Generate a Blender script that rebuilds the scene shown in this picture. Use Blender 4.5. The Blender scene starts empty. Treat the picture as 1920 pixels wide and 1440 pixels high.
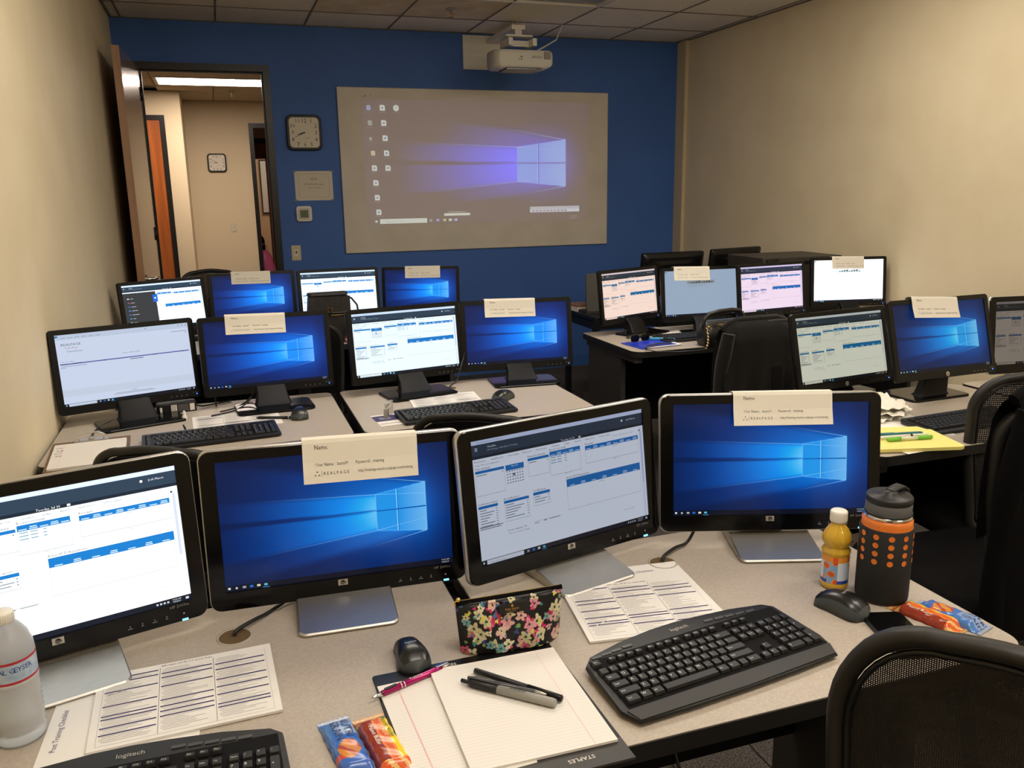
import bpy, math, random
from mathutils import Matrix, Vector
random.seed(7)
S = bpy.context.scene
COL = S.collection
PI = math.pi

# ------------------------------------------------------------ camera, world, exposure
cam_d = bpy.data.cameras.new('camera'); cam = bpy.data.objects.new('camera', cam_d); COL.objects.link(cam)
F_PX, YAW, PITCH, ROLL, CAM_H = 1574.65, math.radians(18.851), math.radians(12.913), math.radians(0.921), 1.5
def cam_axes():
    cy, sy, cp, sp = math.cos(YAW), math.sin(YAW), math.cos(PITCH), math.sin(PITCH)
    f = Vector((sy*cp, cy*cp, -sp)); r = Vector((cy, -sy, 0)); d = f.cross(r)
    cr, sr = math.cos(ROLL), math.sin(ROLL)
    return cr*r+sr*d, -sr*r+cr*d, f
_r, _d, _f = cam_axes()
cam.matrix_world = Matrix(((_r.x, -_d.x, -_f.x, 0), (_r.y, -_d.y, -_f.y, 0), (_r.z, -_d.z, -_f.z, CAM_H), (0, 0, 0, 1)))
cam_d.sensor_width = 36; cam_d.lens = F_PX/1920*36; cam_d.clip_start = 0.02
S.camera = cam
w = bpy.data.worlds.new('world'); S.world = w; w.use_nodes = True
w.node_tree.nodes['Background'].inputs[0].default_value = (0.9, 0.8, 0.65, 1)
w.node_tree.nodes['Background'].inputs[1].default_value = 0.0
S.view_settings.view_transform = 'Standard'; S.view_settings.look = 'None'
S.view_settings.exposure = 0.0; S.view_settings.gamma = 1.0; S.view_settings.use_curve_mapping = False
LAMP = 12.0          # ceiling troffers that are switched on
LAMP_COL = (1.0, 0.80, 0.56)

# ------------------------------------------------------------ helpers
def lin(c):
    c = c/255.0
    return c/12.92 if c <= 0.04045 else ((c+0.055)/1.055)**2.4
def rgb(r, g, b): return (lin(r), lin(g), lin(b), 1)
_m = {}
def mat(name, c, rough=0.5, metal=0.0, spec=0.5, noise=None, bump=None, coat=0, emit=None, strength=1, trans=0, ior=1.45, alpha=1, sheen=0, tex='noise'):
    if name in _m: return _m[name]
    m = bpy.data.materials.new(name); m.use_nodes = True; nt = m.node_tree; b = nt.nodes['Principled BSDF']
    b.inputs['Base Color'].default_value = rgb(*c); b.inputs['Roughness'].default_value = rough
    b.inputs['Metallic'].default_value = metal; b.inputs['Specular IOR Level'].default_value = spec
    b.inputs['Coat Weight'].default_value = coat; b.inputs['Coat Roughness'].default_value = 0.08
    b.inputs['Transmission Weight'].default_value = trans; b.inputs['IOR'].default_value = ior
    b.inputs['Alpha'].default_value = alpha
    if sheen: b.inputs['Sheen Weight'].default_value = sheen
    if emit: b.inputs['Emission Color'].default_value = rgb(*emit); b.inputs['Emission Strength'].default_value = strength
    tc = nt.nodes.new('ShaderNodeTexCoord')
    if noise:   # (scale, second colour, stretch)
        n = nt.nodes.new('ShaderNodeTexNoise'); n.inputs['Scale'].default_value = noise[0]; n.inputs['Detail'].default_value = 6
        mp = nt.nodes.new('ShaderNodeMapping'); mp.inputs['Scale'].default_value = noise[2] if len(noise) > 2 else (1, 1, 1)
        nt.links.new(tc.outputs['Object'], mp.inputs[0]); nt.links.new(mp.outputs[0], n.inputs['Vector'])
        r = nt.nodes.new('ShaderNodeValToRGB'); r.color_ramp.elements[0].position = 0.35; r.color_ramp.elements[1].position = 0.65
        r.color_ramp.elements[0].color = rgb(*c); r.color_ramp.elements[1].color = rgb(*noise[1])
        nt.links.new(n.outputs['Fac'], r.inputs[0]); nt.links.new(r.outputs[0], b.inputs['Base Color'])
    if bump:    # (scale, strength)
        n = nt.nodes.new('ShaderNodeTexNoise'); n.inputs['Scale'].default_value = bump[0]; n.inputs['Detail'].default_value = 4
        nt.links.new(tc.outputs['Object'], n.inputs['Vector'])
        bp = nt.nodes.new('ShaderNodeBump'); bp.inputs['Strength'].default_value = bump[1]; bp.inputs['Distance'].default_value = 0.002
        nt.links.new(n.outputs['Fac'], bp.inputs['Height']); nt.links.new(bp.outputs[0], b.inputs['Normal'])
    _m[name] = m; return m
def attr_mat(name, rough=0.5, emission=None, tint=(255, 255, 255), spec=0.5, coat=0, base=None):
    """colour comes from the face colours of the mesh (flat print, or a lit display)"""
    if name in _m: return _m[name]
    m = bpy.data.materials.new(name); m.use_nodes = True; nt = m.node_tree; b = nt.nodes['Principled BSDF']
    a = nt.nodes.new('ShaderNodeAttribute'); a.attribute_name = 'Col'
    b.inputs['Roughness'].default_value = rough; b.inputs['Specular IOR Level'].default_value = spec; b.inputs['Coat Weight'].default_value = coat
    if emission is None: nt.links.new(a.outputs['Color'], b.inputs['Base Color'])
    else:
        b.inputs['Base Color'].default_value = base or (0.004, 0.004, 0.005, 1)
        mx = nt.nodes.new('ShaderNodeMix'); mx.data_type = 'RGBA'; mx.blend_type = 'MULTIPLY'; mx.inputs[0].default_value = 1
        nt.links.new(a.outputs['Color'], mx.inputs[6]); mx.inputs[7].default_value = rgb(*tint)
        nt.links.new(mx.outputs[2], b.inputs['Emission Color']); b.inputs['Emission Strength'].default_value = emission
    _m[name] = m; return m

def rr(w, h, r, n=4, cx=0, cy=0):
    """rounded rectangle outline, counter-clockwise"""
    out = []
    rs = r if isinstance(r, (list, tuple)) else [r]*4     # BR, TR, TL, BL
    for k, (sx, sy) in enumerate(((1, -1), (1, 1), (-1, 1), (-1, -1))):
        q = max(rs[k], 1e-4)
        for i in range(n+1):
            a = -PI/2+k*PI/2+i*PI/2/n
            out.append((cx+sx*(w/2-q)+q*math.cos(a), cy+sy*(h/2-q)+q*math.sin(a)))
    return out
_txt = {}
def text_geo(s, res=2):
    if (s, res) in _txt: return _txt[(s, res)]
    cu = bpy.data.curves.new('t', 'FONT'); cu.body = s; cu.size = 1; cu.resolution_u = res; cu.align_x = 'LEFT'
    o = bpy.data.objects.new('t', cu); me = bpy.data.meshes.new_from_object(o)
    vs = [(v.co.x, v.co.y) for v in me.vertices]; fs = [tuple(p.vertices) for p in me.polygons]
    wd = max([v[0] for v in vs] or [0])
    bpy.data.objects.remove(o); bpy.data.curves.remove(cu); bpy.data.meshes.remove(me)
    _txt[(s, res)] = (vs, fs, wd); return _txt[(s, res)]
class MB:
    def __init__(s): s.v = []; s.f = []; s.m = []; s.sm = []; s.c = []
    def add(s, vs, fs, m=0, M=None, smooth=False, col=None):
        o = len(s.v)
        for p in vs:
            p = Vector(p); s.v.append(tuple(M @ p) if M is not None else tuple(p))
        for i, f in enumerate(fs):
            s.f.append(tuple(x+o for x in f)); s.m.append(m); s.sm.append(smooth)
            s.c.append(col[i] if isinstance(col, list) else col)
        return s
    def box(s, c, d, m=0, M=None, col=None):
        x, y, z = c; a, b, e = d[0]/2, d[1]/2, d[2]/2
        vs = [(x+i*a, y+j*b, z+k*e) for k in (-1, 1) for j in (-1, 1) for i in (-1, 1)]
        return s.add(vs, [(0, 2, 3, 1), (4, 5, 7, 6), (0, 1, 5, 4), (2, 6, 7, 3), (0, 4, 6, 2), (1, 3, 7, 5)], m, M, False, col)
    def b2(s, lo, hi, m=0, M=None, col=None):
        return s.box([(lo[i]+hi[i])/2 for i in range(3)], [hi[i]-lo[i] for i in range(3)], m, M, col)
    def loft(s, rings, m=0, M=None, smooth=True, caps=True, closed=True, col=None):
        n = len(rings[0]); vs = [p for r in rings for p in r]; fs = []
        for i in range(len(rings)-1):
            for j in range(n if closed else n-1):
                k = (j+1) % n; fs.append((i*n+j, i*n+k, (i+1)*n+k, (i+1)*n+j))
        s.add(vs, fs, m, M, smooth, col)
        if caps:
            s.add(rings[0], [tuple(reversed(range(n)))], m, M, False, col); s.add(rings[-1], [tuple(range(n))], m, M, False, col)
        return s
    def prism(s, pts, z0, z1, m=0, M=None, bev=0, col=None, smooth=False):
        """outline in x, y extruded z0..z1 with an optional bevelled top"""
        n = len(pts); cx = sum(p[0] for p in pts)/n; cy = sum(p[1] for p in pts)/n
        def ring(k, z):
            out = []
            for x, y in pts:
                dx, dy = x-cx, y-cy; L = math.hypot(dx, dy) or 1
                q = max(0, 1-k*1.3/L); out.append((cx+dx*q, cy+dy*q, z))
            return out
        rings = [ring(0, z0), ring(0, z1-bev)] + ([ring(bev*.3, z1-bev*.3), ring(bev, z1)] if bev else [])
        return s.loft(rings, m, M, smooth, True, True, col)
    def lathe(s, prof, n=24, m=0, M=None, smooth=True, caps=False, col=None):
        rings = [[(r*math.cos(2*PI*j/n), r*math.sin(2*PI*j/n), z) for j in range(n)] for r, z in prof]
        return s.loft(rings, m, M, smooth, caps, True, col)
    def tube(s, path, r, n=8, m=0, M=None, closed=False, caps=True, smooth=True):
        P = [Vector(p) for p in path]; rings = []; up = None
        for i, p in enumerate(P):
            a = P[i-1] if (i > 0 or closed) else p; b = P[(i+1) % len(P)] if (i < len(P)-1 or closed) else p
            t = (b-a).normalized()
            if up is None: up = Vector((0, 0, 1)) if abs(t.z) < .9 else Vector((1, 0, 0))
            u = (up-t*up.dot(t)).normalized(); up = u; v = t.cross(u)
            q = r[i] if isinstance(r, (list, tuple)) else r
            rings.append([tuple(p+u*q*math.cos(2*PI*j/n)+v*q*math.sin(2*PI*j/n)) for j in range(n)])
        if closed: rings.append(rings[0])
        return s.loft(rings, m, M, smooth, caps and not closed)
    def rect(s, x0, y0, x1, y1, z, m=0, M=None, col=None):
        return s.add([(x0, y0, z), (x1, y0, z), (x1, y1, z), (x0, y1, z)], [(0, 1, 2, 3)], m, M, False, col)
    def text(s, t, x, y, size, z=0, m=0, M=None, col=None, align='l', res=1, sx=1.0, shear=0, fit=None):
        vs, fs, wd = text_geo(t, res); k = size/0.72; sx = fit/(wd*k) if fit else sx; ox = x-(wd*k*sx/2 if align == 'c' else wd*k*sx if align == 'r' else 0)
        return s.add([(ox+(a*sx+b*shear)*k, y+b*k, z) for a, b in vs], fs, m, M, False, col)
def build(name, mb, mats, parent=None, loc=(0, 0, 0), rot=(0, 0, 0), link=True):
    me = bpy.data.meshes.new(name); me.from_pydata(mb.v, [], mb.f)
    if not isinstance(mats, (list, tuple)): mats = [mats]
    for x in mats: me.materials.append(x)
    me.polygons.foreach_set('material_index', mb.m); me.polygons.foreach_set('use_smooth', mb.sm)
    if any(c is not None for c in mb.c):
        ca = me.color_attributes.new('Col', 'FLOAT_COLOR', 'CORNER'); buf = []
        for p, c in zip(me.polygons, mb.c):
            c = c or (1, 1, 1, 1)
            if isinstance(c[0], (tuple, list)):
                for q in c: buf.extend(q)
            else: buf.extend(tuple(c)*p.loop_total)
        ca.data.foreach_set('color', buf)
    me.update()
    return inst(name, me, parent, loc, rot)
def inst(name, me, parent=None, loc=(0, 0, 0), rot=(0, 0, 0)):
    o = bpy.data.objects.new(name, me); COL.objects.link(o)
    o.location = loc; o.rotation_euler = rot
    if parent is not None: o.parent = parent
    return o
def thing(name, label, cat, loc=(0, 0, 0), rz=0, group=None):
    o = bpy.data.objects.new(name, None); COL.objects.link(o); o.empty_display_size = .05
    o.location = loc; o.rotation_euler = (0, 0, rz); o['label'] = label; o['category'] = cat
    if group: o['group'] = group
    return o
def tag(o, label, cat, group=None):
    o['label'] = label; o['category'] = cat
    if group: o['group'] = group
    return o
def struct(o): o['kind'] = 'structure'; return o
def stuff(o): o['kind'] = 'stuff'; return o
def T(x=0, y=0, z=0, rx=0, ry=0, rz=0):
    return Matrix.Translation((x, y, z)) @ Matrix.Rotation(rz, 4, 'Z') @ Matrix.Rotation(ry, 4, 'Y') @ Matrix.Rotation(rx, 4, 'X')
FRONT = Matrix.Rotation(PI/2, 4, 'X')      # drawing plane x, y  ->  x, z facing -Y
TZ = 0.735                                  # desk top height

# ------------------------------------------------------------ materials
M_cream = mat('cream_paint', (226, 211, 178), .65, noise=(3, (220, 204, 170)), bump=(160, .12))
M_blue = mat('blue_paint', (62, 104, 178), .6, noise=(2, (59, 99, 170)), bump=(160, .12))
M_bluebase = mat('blue_baseboard_paint', (52, 96, 160), .5)
M_tile = mat('ceiling_tile_mineral', (248, 242, 228), .9, noise=(60, (238, 230, 212)), bump=(220, .5))
M_tile_s = mat('stained_ceiling_tile', (236, 224, 200), .9, noise=(6, (216, 196, 162)), bump=(220, .5))
M_grid = mat('ceiling_grid_metal', (120, 112, 100), .6)
M_carpet = mat('charcoal_carpet', (98, 92, 88), .95, noise=(180, (52, 49, 47)), bump=(300, .9), spec=.1)
M_lam = mat('beige_laminate', (178, 167, 154), .42, noise=(240, (167, 156, 142)), spec=.4)
M_edge = mat('black_edge_band', (24, 23, 24), .5)
M_legs = mat('dark_grey_metal_panel', (52, 50, 48), .55, noise=(90, (46, 44, 42)))
M_black = mat('black_plastic', (18, 18, 19), .45)
M_blackm = mat('black_matte', (12, 12, 13), .8, spec=.2)
M_gloss = mat('black_gloss_plastic', (6, 6, 7), .14, spec=.35)
M_semi = mat('black_satin_plastic', (11, 11, 12), .35, spec=.35)
M_silver = mat('silver_plastic', (196, 192, 184), .3, metal=.7)
M_alu = mat('brushed_aluminium', (188, 184, 176), .42, metal=1, noise=(40, (178, 174, 166), (1, 30, 1)))
M_chrome = mat('chrome', (220, 220, 220), .12, metal=1)
M_gold = mat('brass', (212, 176, 96), .25, metal=1)
M_paper = mat('white_paper', (226, 222, 216), .8, spec=.2)
M_card = mat('cream_card', (226, 221, 208), .75, spec=.2)
M_ink = mat('black_ink', (46, 44, 46), .7)
M_inkg = mat('grey_ink', (128, 126, 130), .7)
M_inkn = mat('navy_ink', (66, 60, 104), .7)
M_white = mat('white_plastic', (226, 222, 212), .4)
M_dark = mat('dark_door_frame', (30, 27, 24), .35)
M_wood = mat('stained_oak_veneer', (150, 84, 38), .35, noise=(3, (118, 62, 28), (6, 6, .35)), coat=.3)
M_led = mat('cyan_power_light', (10, 30, 40), .4, emit=(110, 210, 255), strength=3)
M_ledb = mat('blue_power_light', (10, 20, 60), .4, emit=(70, 120, 255), strength=2)
M_hole = mat('cork_brown_liner', (96, 76, 48), .8)
M_screen_off = mat('display_glass', (6, 6, 8), .1)
M_print = attr_mat('colour_print', .45)
M_gprint = attr_mat('glossy_wrapper_print', .22, spec=.6)
M_key = mat('key_plastic', (13, 13, 14), .45)
M_kcase = mat('keyboard_case_plastic', (21, 21, 21), .45)
M_krest = mat('palm_rest_plastic', (42, 40, 39), .5)
M_legend = mat('key_legend_ink', (206, 206, 204), .6)
M_fabric = mat('black_fabric', (13, 12, 13), .95, bump=(400, .5), spec=.1)
M_jacket = mat('charcoal_knit', (26, 25, 24), .95, bump=(260, .8), spec=.1, sheen=.2)
M_mesh = mat('black_mesh_weave', (40, 37, 34), .7, spec=.3)
M_lens = mat('lit_diffuser', (255, 240, 220), .5, emit=(255, 246, 233), strength=LAMP)
# ------------------------------------------------------------ the room
XL, XR, YB, YF, ZC = -0.575, 3.825, 6.656, -2.2, 2.695
def boxobj(name, lo, hi, m, parent=None):
    mb = MB(); mb.b2(lo, hi); return build(name, mb, m, parent)
floor = struct(boxobj('floor', (XL-1.2, YF-.1, -.1), (XR+.1, 16.5, -.006), M_carpet))
tile_mesh = None
for i in range(8):
    for j in range(15):
        x0, y0 = XL+.01+i*.61, YF+.01+j*.61
        wx, wy = min(.606, XR-.005-x0), min(.606, YB-.005-y0)
        if wx < .02 or wy < .02: continue
        if wx > .6 and wy > .6 and tile_mesh:
            inst('carpet_tile', tile_mesh, floor, (x0, y0, 0)); continue
        mb = MB(); mb.prism([(0, 0), (wx, 0), (wx, wy), (0, wy)], -.0055, 0, bev=.002)
        o = build('carpet_tile', mb, M_carpet, floor, (x0, y0, 0))
        if wx > .6 and wy > .6: tile_mesh = o.data
struct(boxobj('wall_left', (XL-.1, YF-.1, 0), (XL, YB, ZC+.1), M_cream))
struct(boxobj('wall_right', (XR, YF-.1, 0), (XR+.1, YB+.1, ZC+.1), M_cream))
struct(boxobj('trim_1', (XR-.03, 6.52, 0), (XR-.0005, YB-.0005, ZC-.001), mat('cream_trim', (206, 188, 152), .6)))
struct(boxobj('wall_behind', (XL-.1, YF-.1, 0), (XR+.1, YF, ZC+.1), M_cream))
# far wall with the door opening
DX0, DX1, DZ = -0.422, 0.405, 2.37
mb = MB(); mb.b2((XL, YB, 0), (DX0-.045, YB+.13, ZC+.1)); mb.b2((DX1+.045, YB, 0), (XR, YB+.13, ZC+.1)); mb.b2((DX0-.045, YB, DZ+.045), (DX1+.045, YB+.13, ZC+.1))
struct(build('wall_back', mb, M_blue))
struct(boxobj('baseboard_back', (DX1+.06, YB-.012, 0), (XR-.03, YB-.0005, .1), M_bluebase))
struct(boxobj('baseboard_left', (XL+.0005, YF, 0), (XL+.012, YB-.02, .1), M_black))
struct(boxobj('baseboard_right', (XR-.012, YF, 0), (XR-.0005, 6.5, .1), M_black))
# main door: frame + open leaf
d1 = bpy.data.objects.new('door_1', None); COL.objects.link(d1); struct(d1)
mb = MB()
for x0, x1 in ((DX0-.045, DX0), (DX1, DX1+.045)):
    mb.b2((x0, YB-.018, 0), (x1, YB+.148, DZ+.045)); 
mb.b2((DX0, YB-.018, DZ), (DX1, YB+.148, DZ+.045))
mb.b2((DX0, YB+.04, 0), (DX0+.012, YB+.06, DZ-.012)); mb.b2((DX1-.012, YB+.04, 0), (DX1, YB+.06, DZ-.012)); mb.b2((DX0, YB+.04, DZ-.012), (DX1, YB+.06, DZ))
build('door_frame', mb, M_dark, d1)
mb = MB(); mb.b2((-.043, -.95, .01), (0, 0, DZ-.005))
M_leaf = mat('polished_door_veneer', (168, 128, 98), .25, noise=(3, (150, 110, 80), (6, 6, .3)), coat=1, spec=.9)
leaf = build('door_leaf', mb, M_leaf, d1, (-.4225, 6.60, 0), (0, 0, -.030))
mb = MB(); mb.tube([(.0, -.86, 1.0), (.05, -.86, 1.0), (.055, -.84, 1.0), (.055, -.74, 1.0)], .01); mb.lathe([(.0, 0), (.03, 0), (.03, .006), (0, .008)], 20, 0, T(.0, -.86, 1.0, 0, PI/2))
build('door_handle', mb, M_chrome, leaf)
mb = MB()
for z in (.25, 1.2, 2.15): mb.lathe([(0, 0), (.008, 0), (.008, .09), (0, .09)], 10, 0, T(.004, .004, z))
build('hinge', mb, M_dark, leaf)

# ceiling with its tiles and grid
ceil = struct(boxobj('ceiling', (XL-.1, YF-.1, ZC+.03), (XR+.1, YB+.13, ZC+.1), M_grid))
xs = [XL, -.501]+[.109+.61*k for k in range(0, 7)]+[XR]
ys = [YB]+[6.146-.603*k for k in range(0, 14)]; ys = [y for y in ys if y > YF]+[YF]
lights = {}
def cell(i, j): return xs[i], ys[j+1], xs[i+1], ys[j]
# troffers: (first column, row, lit)
trof = [(4, 2, False), (2, 6, True), (5, 5, True), (2, 10, True), (5, 9, True), (4, 13, True)]
skip = set()
for c, r, on in trof: skip.add((c, r)); skip.add((c+1, r))
tm = {}
for j in range(len(ys)-1):
    for i in range(len(xs)-1):
        if (i, j) in skip or (i, j) in ((i, j) for _ in [0] if False): continue
        x0, y0, x1, y1 = cell(i, j); g = .0035
        wx, wy = round(x1-x0-2*g, 4), round(y1-y0-2*g, 4)
        if wx < .01 or wy < .01: continue
        stained = (i, j) == (4, 1) or (i, j) == (3, 1)
        key = (wx, wy, stained)
        if key in tm: inst('ceiling_tile', tm[key], ceil, (x0+g, y0+g, ZC)); continue
        mb = MB(); mb.b2((0, 0, .004), (wx, wy, .028))
        o = build('ceiling_tile', mb, M_tile_s if stained else M_tile, ceil, (x0+g, y0+g, ZC)); tm[key] = o.data
mb = MB()
for x in xs[1:-1]: mb.b2((x-.006, YF, ZC), (x+.006, YB, ZC+.006))
for y in ys[1:-1]: mb.b2((XL, y-.006, ZC), (XR, y+.006, ZC+.006))
mb.b2((XL, YF, ZC-.001), (XL+.02, YB, ZC+.005)); mb.b2((XR-.02, YF, ZC-.001), (XR, YB, ZC+.005)); mb.b2((XL, YB-.02, ZC-.001), (XR, YB, ZC+.005))
build('ceiling_grid', mb, M_grid, ceil)
M_lensoff = mat('unlit_diffuser', (132, 140, 150), .3)
for c, r, on in trof:
    x0, y0, _, y1 = cell(c, r); x1 = xs[c+2]
    where = {(4, 2): 'unlit ceiling light panel in front of the projector', (2, 6): 'lit ceiling light panel over the left block of desks', (5, 5): 'lit ceiling light panel over the far right desks',
             (2, 10): 'lit ceiling light panel above left of the camera', (5, 9): 'lit ceiling light panel right of the camera', (4, 13): 'lit ceiling light panel behind the camera'}[(c, r)]
    t = thing('ceiling_light', where, 'ceiling light', ((x0+x1)/2, (y0+y1)/2, ZC), 0, 'recessed ceiling lights')
    hw, hd = (x1-x0)/2-.006, (y1-y0)/2-.006
    mb = MB(); 
    for s in (-1, 1): mb.box((0, s*(hd-.012), .012), (2*hw, .024, .03)); mb.box((s*(hw-.012), 0, .012), (.024, 2*hd-.048, .03))
    build('light_frame', mb, M_white, t)
    mb = MB(); mb.box((0, 0, -.012 if on else .016), (2*hw-.05, 2*hd-.05, .062 if on else .006)); build('diffuser', mb, M_lens if on else M_lensoff, t)  # lit diffusers shaped to hang below the ceiling so their edges brighten it

# corridor and the room beyond the doorway
CW = mat('corridor_paint', (214, 196, 162), .65, bump=(160, .1))
c0 = boxobj('wall_corridor_left', (-1.7, 10.95, 0), (-.29, 11.05, ZC), CW); struct(c0)
struct(boxobj('wall_corridor_side', (-.39, 11.05, 0), (-.29, 12.0, ZC), CW))
mb = MB(); mb.b2((-.39, 12.0, 0), (.5, 12.1, ZC)); mb.b2((.5, 12.0, 2.42), (1.45, 12.1, ZC)); mb.b2((1.45, 12.0, 0), (2.6, 12.1, ZC))
struct(build('wall_corridor_far', mb, CW))
struct(boxobj('wall_corridor_right', (2.6, 6.786, 0), (2.7, 12.1, ZC), CW)); struct(boxobj('wall_corridor_end', (-1.8, 6.786, 0), (-1.7, 11.05, ZC), CW))
c2 = struct(boxobj('ceiling_corridor', (-1.8, 6.786, ZC+.03), (2.7, 16.4, ZC+.1), M_grid))
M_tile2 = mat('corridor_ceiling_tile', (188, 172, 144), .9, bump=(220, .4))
tmesh = None
for i in range(8):
    for j in range(9):
        x0, y0 = -1.72+.61*i-.02, 6.86+.605*j
        if y0 > 11.8 or (y0 > 10.4 and x0 < -.75): continue
        if abs(y0-9.885) < .31 and -.5 < x0 < .7: continue
        if tmesh: inst('ceiling_tile', tmesh, c2, (x0, y0, ZC))
        else:
            mb = MB(); mb.b2((.004, .004, .004), (.606, .6, .029)); tmesh = build('ceiling_tile', mb, M_tile2, c2, (x0, y0, ZC)).data
t = thing('ceiling_light', 'bright ceiling light panel seen through the open doorway', 'ceiling light', (.13, 10.03, ZC), 0)
mb = MB()
for s in (-1, 1): mb.box((0, s*.3, .01), (1.24, .03, .03)); mb.box((s*.61, 0, .01), (.03, .6, .03))
build('light_frame', mb, M_white, t)
mb = MB(); mb.box((0, 0, .005), (1.19, .57, .008)); build('diffuser', mb, mat('lit_corridor_diffuser', (255, 246, 235), .5, emit=(255, 236, 222), strength=30), t)
# door in the corridor's left wall
def doorway(name, x0, x1, y, z, leaf_mat, leaf_open=None):
    d = bpy.data.objects.new(name, None); COL.objects.link(d); struct(d)
    mb = MB(); mb.b2((x0-.055, y-.03, 0), (x0, y+.12, z+.055)); mb.b2((x1, y-.03, 0), (x1+.055, y+.12, z+.055)); mb.b2((x0, y-.03, z), (x1, y+.12, z+.055))
    build('door_frame', mb, M_dark, d)
    return d
d2 = doorway('door_2', -1.38, -.53, 10.95, 2.37, M_wood)
M_wood2 = mat('orange_oak_veneer', (176, 98, 42), .4, noise=(3, (146, 76, 30), (6, 6, .35)))
mb = MB(); mb.b2((-1.38, 10.93, .01), (-.53, 10.949, 2.37)); lf = build('door_leaf', mb, M_wood2, d2)
mb = MB(); mb.tube([(-1.3, 10.93, 1.0), (-1.3, 10.87, 1.0), (-1.18, 10.87, 1.0)], .01); build('door_handle', mb, M_chrome, lf)
d3 = doorway('door_3', .55, 1.42, 12.0, 2.37, M_wood)
# room beyond: brown door leaf framing a passage, far wall
struct(boxobj('wall_beyond_left', (.1, 12.1, 0), (.18, 16.3, ZC), CW)); struct(boxobj('wall_beyond_right', (2.6, 12.1, 0), (2.7, 16.3, ZC), CW)); struct(boxobj('wall_beyond_far', (.1, 16.2, 0), (2.7, 16.3, ZC), mat('peach_paint', (222, 190, 156), .7)))
d4 = bpy.data.objects.new('door_4', None); COL.objects.link(d4); struct(d4)
mb = MB(); mb.b2((.18, 14.0, 2.28), (2.0, 14.08, 2.36)); build('door_frame', mb, M_dark, d4)
mb = MB(); mb.b2((.18, 14.0, 2.05), (1.6, 14.06, 2.28)); mb.b2((.79, 14.0, .02), (1.6, 14.06, 2.05)); build('door_leaf', mb, M_wood, d4)
struct(boxobj('wall_beyond_partition', (1.6, 14.0, 0), (2.6, 14.1, ZC), CW))
struct(boxobj('wall_beyond_lintel', (.18, 14.0, 2.36), (1.6, 14.1, ZC), CW))
t = thing('wall_picture', 'white framed picture on the wall beyond the far doorway', 'picture', (.90, 16.17, 1.65))
mb = MB(); mb.box((0, .01, 0), (.2, .02, .95)); build('picture_frame', mb, M_legs, t)
mb = MB(); mb.box((0, -.003, 0), (.17, .008, .9)); build('picture_sheet', mb, M_paper, t)
# something seated in that room: dark chair and a pink bag
t = thing('office_chair', 'dark office chair in the room beyond the far doorway', 'chair', (.48, 13.3, 0))
mb = MB(); mb.prism(rr(.4, .42, .08), .42, .5, bev=.03); build('seat', mb, M_fabric, t)
mb = MB(); mb.prism(rr(.36, .5, .14, 5), 0, .06, 0, T(0, .2, .70, PI/2), bev=.02); build('backrest', mb, M_fabric, t)
mb = MB(); mb.lathe([(.03, .05), (.03, .42)], 12, caps=True); [mb.box((.14*math.cos(a), .14*math.sin(a), .05), (.29, .04, .03), 0, T(.0, 0, 0)) for a in (0,)]
for k in range(5): mb.box((.14, 0, .05), (.28, .04, .03), 0, T(0, 0, 0, 0, 0, k*2*PI/5))
build('chair_base', mb, M_black, t)
t = thing('plastic_bag', 'pink plastic bag just inside the far doorway', 'bag', (.60, 12.55, 0))
mb = MB(); rings = []
for k, (r, z) in enumerate(((.10, .0), (.13, .1), (.13, .35), (.12, .5), (.09, .66), (.04, .74))):
    rings.append([(r*(1+.22*math.sin(5*a+k)*.6)*math.cos(a), r*(1+.2*math.cos(4*a+k*2)*.6)*math.sin(a), z) for a in [2*PI*q/18 for q in range(18)]])
mb.loft(rings, 0, None, True); build('bag_body', mb, mat('pink_plastic_film', (222, 104, 150), .35), t)
mb = MB(); mb.tube([(-.03, 0, .72), (-.035, 0, .8), (0, 0, .84), (.035, 0, .8), (.03, 0, .72)], .006); build('bag_handle', mb, _m['pink_plastic_film'], t)
# fill of beyond-room light
t = thing('ceiling_light', 'ceiling light panel in the room beyond the far doorway', 'ceiling light', (1.5, 15.2, ZC), 0)
mb = MB(); mb.box((0, 0, 0), (1.19, .57, .02)); build('diffuser', mb, mat('lit_beyond_diffuser', (255, 246, 235), .5, emit=(255, 236, 216), strength=7), t)
mb = MB()
for s in (-1, 1): mb.box((0, s*.3, .0), (1.24, .03, .03)); mb.box((s*.61, 0, 0), (.03, .6, .03))
build('light_frame', mb, M_white, t)
# ------------------------------------------------------------ wall things
def clock(loc, w, hands, label):
    t = thing('wall_clock', label, 'clock', loc)
    mb = MB(); M = FRONT
    mb.prism(rr(w, w, w*.17, 6), 0, .03, 0, M, bev=.006); build('clock_frame', mb, M_black, t)
    mb = MB(); mb.prism(rr(w*.84, w*.84, w*.11, 6), .0301, .0312, 0, M)
    for h in range(1, 13):
        a = PI/2-h*PI/6; r = w*.33/max(abs(math.cos(a)), abs(math.sin(a)), .80)
        mb.text(str(h), r*math.cos(a), r*math.sin(a)-w*.055, w*.115, .0316, 1, M, align='c')
    mb.text('Quartz', w*.08, -w*.16, w*.03, .0316, 1, M, align='c')
    build('clock_face', mb, [mat('cream_dial', (216, 208, 190), .5), M_ink], t)
    for nm, L, wd, a in (('minute_hand', w*.31, w*.014, hands[1]), ('hour_hand', w*.21, w*.022, hands[0])):
        mb = MB(); mb.prism([(-wd, -wd*.7), (L, -wd*.3), (L, wd*.3), (-wd, wd*.7)], .0325, .0335, 0, M @ Matrix.Rotation(math.radians(a), 4, 'Z')); build(nm, mb, M_ink, t)
    mb = MB(); mb.lathe([(0, .032), (w*.018, .032), (w*.018, .036), (0, .036)], 12, 0, M); build('pivot', mb, M_ink, t)
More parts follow.
